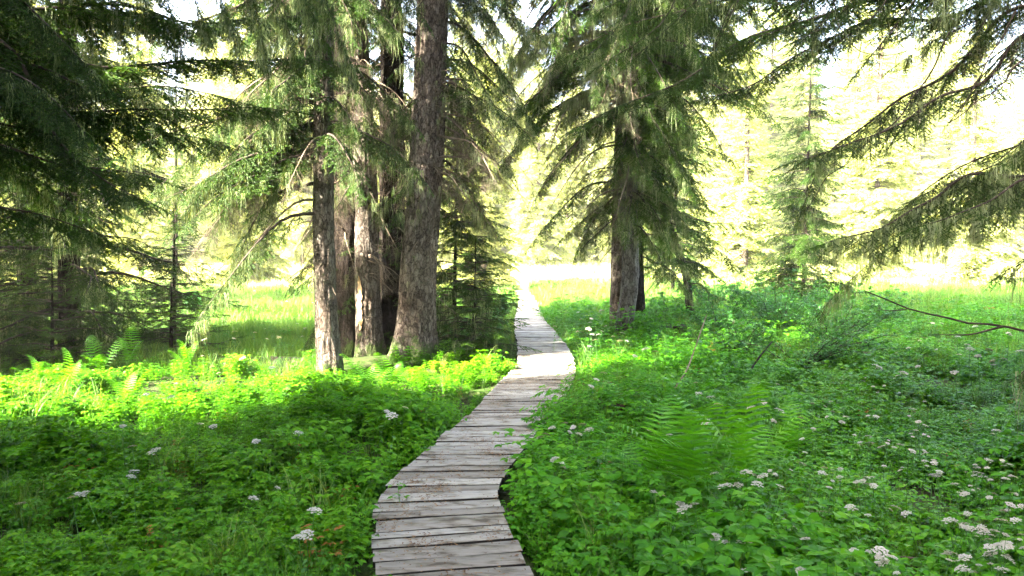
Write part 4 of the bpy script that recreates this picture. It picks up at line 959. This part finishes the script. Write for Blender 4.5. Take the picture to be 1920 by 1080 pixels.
# ------------------------------------------------------------ ground cover (geometry-node scatter, nobody could count it)
def plant_tpl(seed, h, nst, lf, mat, spread=.12, comp=3, levels=4):
    r = np.random.default_rng(seed); g = Geo(); v, f = leaf_quad(1, .62, .12)
    for s_ in range(nst):
        p0 = np.array([r.normal() * spread * .5, r.normal() * spread * .5, 0]); hh = h * r.uniform(.55, 1.1); le = np.array([r.normal(), r.normal(), 0]) * .12 * hh
        ribbon(g, [p0, p0 + le * .5 + [0, 0, hh * .6], p0 + le + [0, 0, hh]], [.005, .004, .002], [r.normal(), r.normal(), 0], .4)
        for k in range(levels):
            zt = (.35 + .65 * k / max(1, levels - 1)); p = p0 + le * zt + np.array([0, 0, hh * zt])
            a0 = r.uniform(0, 6.28)
            for q in range(r.integers(2, 4)):
                a = a0 + q * 2.2 + r.uniform(-.4, .4); d = np.array([math.cos(a), math.sin(a), r.uniform(-.15, .45)]); pl = lf * r.uniform(.5, 1.3)
                e = p + nrm(d) * pl
                ribbon(g, [p, e], [.003, .002], np.cross(d, [0, 0, 1]), .4)
                for c in range(comp):
                    aa = a + (c - (comp - 1) / 2) * 1.0; dd = np.array([[math.cos(aa), math.sin(aa), r.uniform(-.35, .15)]])
                    up = nrm(np.array([[r.normal() * .3, r.normal() * .3, 1.0]]))
                    place(g, (v, f, np.full(8, .5 + r.uniform(-.2, .2))), frames(dd, up), [lf * r.uniform(.7, 1.2)], [e])
    return g.mesh('leafy_plant', mat)
def tuft_tpl(seed, h, nb, wd, mat, spread=.05, arch=.5):
    r = np.random.default_rng(seed); g = Geo()
    for i in range(nb):
        a = r.uniform(0, 6.28); p = np.array([r.normal() * spread, r.normal() * spread, 0]); hh = h * r.uniform(.5, 1.15); d = np.array([math.cos(a), math.sin(a), 0]); t = np.linspace(0, 1, 5)[:, None]
        pts = p + d * hh * arch * r.uniform(.3, 1.1) * t ** 2 + np.array([0, 0, 1.0]) * hh * (t - .2 * t ** 3)
        b = a + r.uniform(-.8, .8) + 1.57; ribbon(g, pts, [wd, wd, wd * .8, wd * .5, wd * .1], [math.cos(b), math.sin(b), 0], .5 + r.uniform(-.25, .25))
    return g.mesh('grass_tuft', mat)
def lib(meshes):
    c = bpy.data.collections.new('scatter_source'); out = []
    for i, m in enumerate(meshes):
        o = bpy.data.objects.new('src_%02d' % i, m); c.objects.link(o)
    return c
def scatter(name, label, cat, pts, idx, scl, coll, rot=None, tiltmax=.2):
    n = len(pts); me = bpy.data.meshes.new(name); me.vertices.add(n); me.vertices.foreach_set('co', np.asarray(pts, np.float32).ravel())
    if rot is None: rot = np.stack([U(-tiltmax, tiltmax, n), U(-tiltmax, tiltmax, n), U(0, 6.28, n)], -1)
    a = me.attributes.new('srot', 'FLOAT_VECTOR', 'POINT'); a.data.foreach_set('vector', rot.astype(np.float32).ravel())
    a = me.attributes.new('sscl', 'FLOAT', 'POINT'); a.data.foreach_set('value', np.asarray(scl, np.float32))
    a = me.attributes.new('sidx', 'INT', 'POINT'); a.data.foreach_set('value', np.asarray(idx, np.int32))
    o = ob(name, me); tag(o, label, cat, kind='stuff')
    ng = bpy.data.node_groups.new(name + '_nodes', 'GeometryNodeTree')
    ng.interface.new_socket('Geometry', in_out='INPUT', socket_type='NodeSocketGeometry'); ng.interface.new_socket('Geometry', in_out='OUTPUT', socket_type='NodeSocketGeometry')
    gi = ng.nodes.new('NodeGroupInput'); go = ng.nodes.new('NodeGroupOutput'); ip = ng.nodes.new('GeometryNodeInstanceOnPoints')
    ci = ng.nodes.new('GeometryNodeCollectionInfo'); ci.inputs['Collection'].default_value = coll; ci.inputs['Separate Children'].default_value = True; ci.inputs['Reset Children'].default_value = True
    def na(nm, dt):
        x = ng.nodes.new('GeometryNodeInputNamedAttribute'); x.data_type = dt; x.inputs['Name'].default_value = nm; return [q for q in x.outputs if q.enabled and q.name == 'Attribute'][0]
    L = ng.links.new
    L(gi.outputs[0], ip.inputs['Points']); L(ci.outputs[0], ip.inputs['Instance']); ip.inputs['Pick Instance'].default_value = True
    L(na('sidx', 'INT'), ip.inputs['Instance Index']); L(na('srot', 'FLOAT_VECTOR'), ip.inputs['Rotation']); L(na('sscl', 'FLOAT'), ip.inputs['Scale'])
    L(ip.outputs[0], go.inputs[0])
    md = o.modifiers.new('scatter', 'NODES'); md.node_group = ng
    return o
def sample(dens, y0, y1, xa, xb):
    """dens per m2 in the box xa..xb (functions of y or numbers)"""
    w_ = max(abs(xa), abs(xb)); n = int(dens * (y1 - y0) * (xb - xa)); x = U(xa, xb, n); y = U(y0, y1, n); return x, y
def field(bands, side, keep=None, margin=.04, lean=0):
    X = []; Y = []
    for (y0, y1, dens) in bands:
        hw = .74 * y1 + 2.5; x, y = sample(dens, y0, y1, -hw, hw); X.append(x); Y.append(y)
    x = np.concatenate(X); y = np.concatenate(Y); l, r_ = walk_bounds(y)
    mg = margin + np.where(y < 6.3, .07, 0); m = (x < l - mg) | (x > r_ + mg)
    if side == 'L': m &= x < l
    if side == 'R': m &= x > r_
    if keep is not None: m &= keep(x, y)
    return x[m], y[m]
def near_trunk(x, y):
    m = np.zeros(len(x), bool)
    for tx, ty, r_ in ((-2.5, 10.9, .33), (-2.12, 11.9, .4), (-1.42, 12.3, .45), (1.95, 14.3, .2), (-2.3, 12.7, .6), (-1.9, 12.4, .5)): m |= (x - tx) ** 2 + (y - ty) ** 2 < r_ ** 2
    return m
LEFTL = [plant_tpl(300 + i, h, n_, lf, M_leaf_l, .16, cp_) for i, (h, lf, n_, cp_) in enumerate(((.26, .042, 6, 3), (.33, .050, 5, 5), (.19, .034, 7, 3), (.38, .060, 4, 3), (.24, .026, 8, 5)))]
RIGHTL = [plant_tpl(320 + i, h, n_, lf, M_leaf_r, .16, cp_) for i, (h, lf, n_, cp_) in enumerate(((.28, .042, 6, 3), (.35, .050, 5, 5), (.21, .034, 7, 3), (.40, .058, 4, 3), (.27, .026, 8, 5)))]
GRS = [tuft_tpl(340 + i, h, 26, w_, M_grass) for i, (h, w_) in enumerate(((.35, .005), (.45, .006), (.28, .005)))]
GRT = [tuft_tpl(350 + i, h, 30, w_, M_grass, .10, .4) for i, (h, w_) in enumerate(((.50, .012), (.62, .014), (.42, .012)))]
STR = [tuft_tpl(360 + i, h, 30, w_, M_straw, .25, .4) for i, (h, w_) in enumerate(((.50, .030), (.6, .034), (.42, .03)))]
DRY = [plant_tpl(380, .26, 3, .035, M_dryfern, .12, 3)]
CL = lib(LEFTL + GRS + DRY); CR = lib(RIGHTL + GRS + DRY); CG = lib(GRT + RIGHTL[:2]); CS = lib(STR)

def edge_scale(x, y):
    l, r_ = walk_bounds(y); d = np.minimum(np.abs(x - l), np.abs(x - r_)); return np.clip(.55 + d * 1.1, .55, 1)
# left leaves
x, y = field([(.3, 3, 30), (3, 6, 85), (6, 9, 75), (9, 13.5, 55)], 'L', lambda x, y: ~near_trunk(x, y) & ~((y > 11.2) & (x > -6.5) & (x < -2.2) & (y > 11.6)))
hole = vnoise(x * 1.7, y * 1.7, 0, 61) + .4 * vnoise(x * 5, y * 5, 0, 62) > -.75; x = x[hole]; y = y[hole]
def species(x, y, sd):
    n = len(x); w_ = np.stack([np.clip(.22 + .9 * vnoise(x * .9 + 7 * q, y * .9, 0, sd + q), .03, None) for q in range(5)] + [np.clip(.10 + .45 * vnoise(x * .8, y * .8 + 9 * q, 0, sd + 7), .015, None) for q in range(3)], -1)
    w_ /= w_.sum(1, keepdims=True); k_ = np.minimum((np.cumsum(w_, 1) < U(0, 1, (n, 1))).sum(1), 7); k_[U(0, 1, n) < .006] = 8; return k_
k = species(x, y, 70); s = U(.7, 1.25, len(x)) * edge_scale(x, y) * (.9 + .5 * vnoise(x * 1.1, y * 1.1, 0, 21)) * np.clip(1.25 - y * .05, .74, 1)
scatter('leafy_ground_cover', 'dense dark green nettle-like leaves covering the ground left of the boardwalk', 'ground cover', np.stack([x, y, gz(x, y)], -1), k, s, CL)
# right leaves
x, y = field([(.3, 3, 30), (3, 6, 85), (6, 9, 75), (9, 14, 55), (14, 22, 26)], 'R', lambda x, y: ~near_trunk(x, y))
hole = vnoise(x * 1.7, y * 1.7, 0, 63) + .4 * vnoise(x * 5, y * 5, 0, 64) > -.7; x = x[hole]; y = y[hole]; k = species(x, y, 90); s = U(.7, 1.25, len(x)) * edge_scale(x, y) * (.95 + .5 * vnoise(x * 1.0, y * 1.0, 0, 22)) * np.where(y > 14, 1.2, 1)
rot = np.stack([U(-.2, .2, len(x)), U(-.2, .2, len(x)), U(0, 6.28, len(x))], -1); e_ = x - walk_bounds(y)[1]
m_ = (e_ < .20) & (y > 6.3) & (y < 10.0); rot[m_, 1] = U(-.7, -.25, m_.sum()); rot[m_, 2] = U(-.5, .5, m_.sum()); s[m_] = U(.8, 1.05, m_.sum())
scatter('leafy_ground_cover', 'bright green toothed leaves covering the ground right of the boardwalk', 'ground cover', np.stack([x, y, gz(x, y)], -1), k, s, CR, rot)
# tall grass: left meadow behind the log, both edges of the far boardwalk
x, y = field([(11.5, 13, 45), (13.0, 20, 40), (20, 30, 20), (30, 44, 8)], 'L', lambda x, y: ~near_trunk(x, y) & ((y > 14) | (x < -2.9) | (x > -.9)) & ((y > 13) | ((x > -6.6) & (x < -2.9))))
k = rng.choice(5, len(x), p=[.35, .25, .3, .06, .04]); s = U(.5, .95, len(x)) * (.9 + .3 * vnoise(x * .4, y * .4, 0, 23)) * np.where(y < 16, .75, 1) * np.where(y > 26, 1.15, 1) * edge_scale(x, y)
scatter('meadow_grass', 'tall bright green grass in the left meadow behind the tree clump', 'grass', np.stack([x, y, gz(x, y)], -1), k, s, CG)
x, y = field([(11.5, 15, 9), (15, 20, 17), (20, 30, 13), (30, 44, 7)], 'R')
k = rng.choice(5, len(x), p=[.3, .2, .3, .12, .08]); s = U(.6, 1.1, len(x)) * np.where(y > 26, 1.15, 1) * edge_scale(x, y)
scatter('meadow_grass', 'tall light green grass between the right-hand trees and the bright meadow', 'grass', np.stack([x, y, gz(x, y)], -1), k, s, CG)
# pale sunny meadow
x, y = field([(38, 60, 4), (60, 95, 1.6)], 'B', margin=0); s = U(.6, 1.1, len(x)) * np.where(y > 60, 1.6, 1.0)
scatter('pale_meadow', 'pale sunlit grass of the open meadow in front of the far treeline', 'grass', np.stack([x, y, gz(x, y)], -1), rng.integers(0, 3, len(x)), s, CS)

# ------------------------------------------------------------ white umbel flowers
def umbel(seed, R=.038):
    r = np.random.default_rng(seed); st = Geo(); fl = Geo(); n = 22
    for i in range(n):
        a = i * 2.4; rr = R * math.sqrt((i + .5) / n); p = np.array([rr * math.cos(a), rr * math.sin(a), .012 - .25 * rr * rr / R * 1.2 + r.normal() * .002])
        ribbon(st, [np.array([0, 0, -.022]), p], [.0012, .001], [-math.sin(a), math.cos(a), 0])
        for q in range(7):
            b = r.uniform(0, 6.28); c = p + np.array([math.cos(b), math.sin(b), 0]) * .0055 * r.uniform(.2, 1.2) + [0, 0, r.uniform(-.001, .002)]; z = .0052
            th = r.uniform(0, 6.28); k = np.arange(4) * math.pi / 2 + th; V = np.stack([c[0] + z * np.cos(k), c[1] + z * np.sin(k), c[2] + r.normal(size=4) * .001], -1)
            fl.add(V, [[0, 1, 2], [0, 2, 3]], .5 + r.uniform(-.3, .3))
    return st, fl
UMB = []
for sd in range(4):
    st, fl = umbel(400 + sd, (.030, .041, .023, .035)[sd]); r_ = np.random.default_rng(sd); hgt = 1.0
    g = Geo(); t = np.linspace(0, 1, 7)[:, None]; ben = r_.normal(size=2) * .06
    pts = np.hstack([ben[0] * (1 - t) ** 2, ben[1] * (1 - t) ** 2, -.42 * (1 - t) - .022]); tube(g, pts, np.linspace(.0028, .0018, 7), 4)
    v, f, tt = st.arrays(); g.add(v, f, tt)
    v8, f8 = leaf_quad(1, .5, .1)
    for q in range(4):
        a = r_.uniform(0, 6.28); place(g, (v8, f8, np.full(8, .5)), frames(np.array([[math.cos(a), math.sin(a), -.1]])), [.045], [pts[1 + q]])
    UMB.append((g.mesh('stem', M_stem), fl.mesh('flower_head', M_petal)))
def flower(x, y, ztop, s, lab, grp, r_):
    i = r_.integers(4); root = thing('white_flower', lab, 'flower', (x, y, ztop), r_.uniform(0, 6.28), grp); root.scale = (s, s, s); root.rotation_euler = (r_.uniform(-.4, .4), r_.uniform(-.4, .4), r_.uniform(0, 6.28))
    ob('stem', UMB[i][0], root); ob('flower_head', UMB[i][1], root)
r_ = np.random.default_rng(90)
def flowers_px(lst, lab, grp, s=1.0, zt=.27):
    for (u, v) in lst:
        z = float(zt + r_.uniform(-.05, .06)); p = G(u, v, z); flower(p[0], p[1], z, s * r_.uniform(.8, 1.25), lab, grp, r_)
flowers_px([(1058, 795), (1075, 802), (1092, 797), (1104, 806), (1068, 812), (1035, 803), (1024, 815), (1012, 822), (1085, 815)], 'white umbel in the tight cluster in front of the small rotten stump', 'white umbels by the small stump', .95, .20)
flowers_px([(1050, 868), (1056, 878), (1040, 862)], 'white umbel low beside the boardwalk bend, among dark leaves', 'white umbels at the boardwalk bend')
flowers_px([(1225, 924), (1240, 930), (1277, 948), (1302, 947), (1283, 955)], 'white umbel in front of the largest fern clump', 'white umbels in front of the large fern', .8)
flowers_px([(1360, 912), (1384, 910), (1408, 888), (1430, 893), (1460, 912), (1420, 908), (1398, 886), (1340, 888)], 'pinkish white umbel right of the largest fern clump', 'white umbels right of the large fern', .85)
flowers_px([(1395, 1018), (1380, 1030), (1412, 1035), (1395, 1072), (1340, 1008), (1360, 1018), (1510, 1012), (1505, 1072)], 'white umbel at the bottom edge, below the large fern', 'white umbels at the bottom edge', .85)
flowers_px([(1333, 745), (1346, 760), (1305, 718), (1310, 738), (1420, 748), (1432, 755), (1462, 770), (1500, 785), (1408, 765), (1450, 790), (1325, 793), (1222, 810), (1255, 818)], 'white umbel around the foot of the arching shrub', 'white umbels below the arching shrub', .95)
flowers_px([(1150, 605), (1135, 612), (1168, 625), (1150, 632), (1122, 628), (1175, 640), (1105, 650), (1162, 640), (1210, 655), (1228, 660), (1190, 668), (1118, 712), (1132, 700), (1108, 725)], 'small white umbel around the foot of the grey trunk by the boardwalk', 'white umbels by the grey trunk', 1.0, .35)
flowers_px([(38, 946), (150, 928), (135, 934), (160, 926)], 'white umbel near the left edge of the foreground', 'white umbels at the left edge', .8)
flowers_px([(248, 838), (283, 848), (290, 846), (252, 884), (246, 894), (300, 803)], 'white umbel in the dark leaves of the left foreground', 'white umbels in the left foreground', .8)
flowers_px([(520, 916), (475, 935), (590, 958), (575, 1003), (560, 1008), (560, 812), (480, 828)], 'white umbel in the dark leaves left of the boardwalk', 'white umbels left of the boardwalk', .75)
flowers_px([(398, 688), (410, 700), (455, 672), (380, 668), (320, 745), (280, 765), (275, 740), (330, 720), (230, 800), (375, 796), (400, 800), (510, 690), (725, 772), (735, 780), (760, 765)], 'white umbel in the sunny strip left of the boardwalk', 'white umbels in the left sunny strip', .95, .28)
# dense flower field on the right
cnt = 0
while cnt < 185:
    v = 680 + 400 * r_.beta(1.5, 1.3); u = 1440 + 480 * r_.beta(1.7, 1.1) if v > 700 else r_.uniform(1380, 1920)
    if vnoise(u / 60, v / 26, 0, 44) < -.05: continue
    col_ = 'near the large fern' if u < 1600 else 'in the middle of the flowery field' if u < 1760 else 'at the right edge of the flowery field'
    row_ = ('farthest', 'far', 'upper middle', 'lower middle', 'near', 'nearest', 'frontmost')[min(6, int((v - 680) / 58))]
    lab, grp = 'white umbel of the %s rows %s' % (row_, col_), 'white umbels of the right field'
    flowers_px([(u, v)], lab, grp, r_.choice([.4, .55, .7])); cnt += 1
for i in range(30):
    flowers_px([(r_.uniform(1620, 1920), r_.uniform(600, 700))], 'tiny pale umbel in the far right meadow', 'pale umbels of the far right meadow', 1.1, .4)
for i in range(22):
    flowers_px([(r_.uniform(330, 590), r_.uniform(565, 640))], 'tiny pale umbel in the left meadow grass', 'pale umbels of the left meadow', .8, .3)
for i in range(14):
    flowers_px([(r_.uniform(1040, 1135), r_.uniform(575, 650))], 'small pale umbel in the grass right of the far boardwalk', 'pale umbels by the far boardwalk', 1.1, .4)
# ------------------------------------------------------------ thin haze volume, added to imitate the glow of overexposure
def haze():
    m, nt, out = mat_base('haze'); v = N(nt, 'ShaderNodeVolumePrincipled'); v.inputs['Color'].default_value = (1, .98, .9, 1); v.inputs['Density'].default_value = .0006; v.inputs['Anisotropy'].default_value = .2
    nt.links.new(v.outputs[0], out.inputs['Volume'])
    g = Geo(); x0, x1, y0, y1, z0, z1 = -430, 430, -430, 430, -4, 125
    V = [(x, y, z) for x in (x0, x1) for y in (y0, y1) for z in (z0, z1)]
    g.add(V, [[0, 1, 3], [0, 3, 2], [4, 6, 7], [4, 7, 5], [0, 4, 5], [0, 5, 1], [2, 3, 7], [2, 7, 6], [0, 2, 6], [0, 6, 4], [1, 5, 7], [1, 7, 3]])
    o = ob('haze', g.mesh('haze', m)); tag(o, 'pale haze added for an overexposed glow over the meadow and far trees', 'haze', kind='stuff')
haze()
print('objects', len(bpy.data.objects))
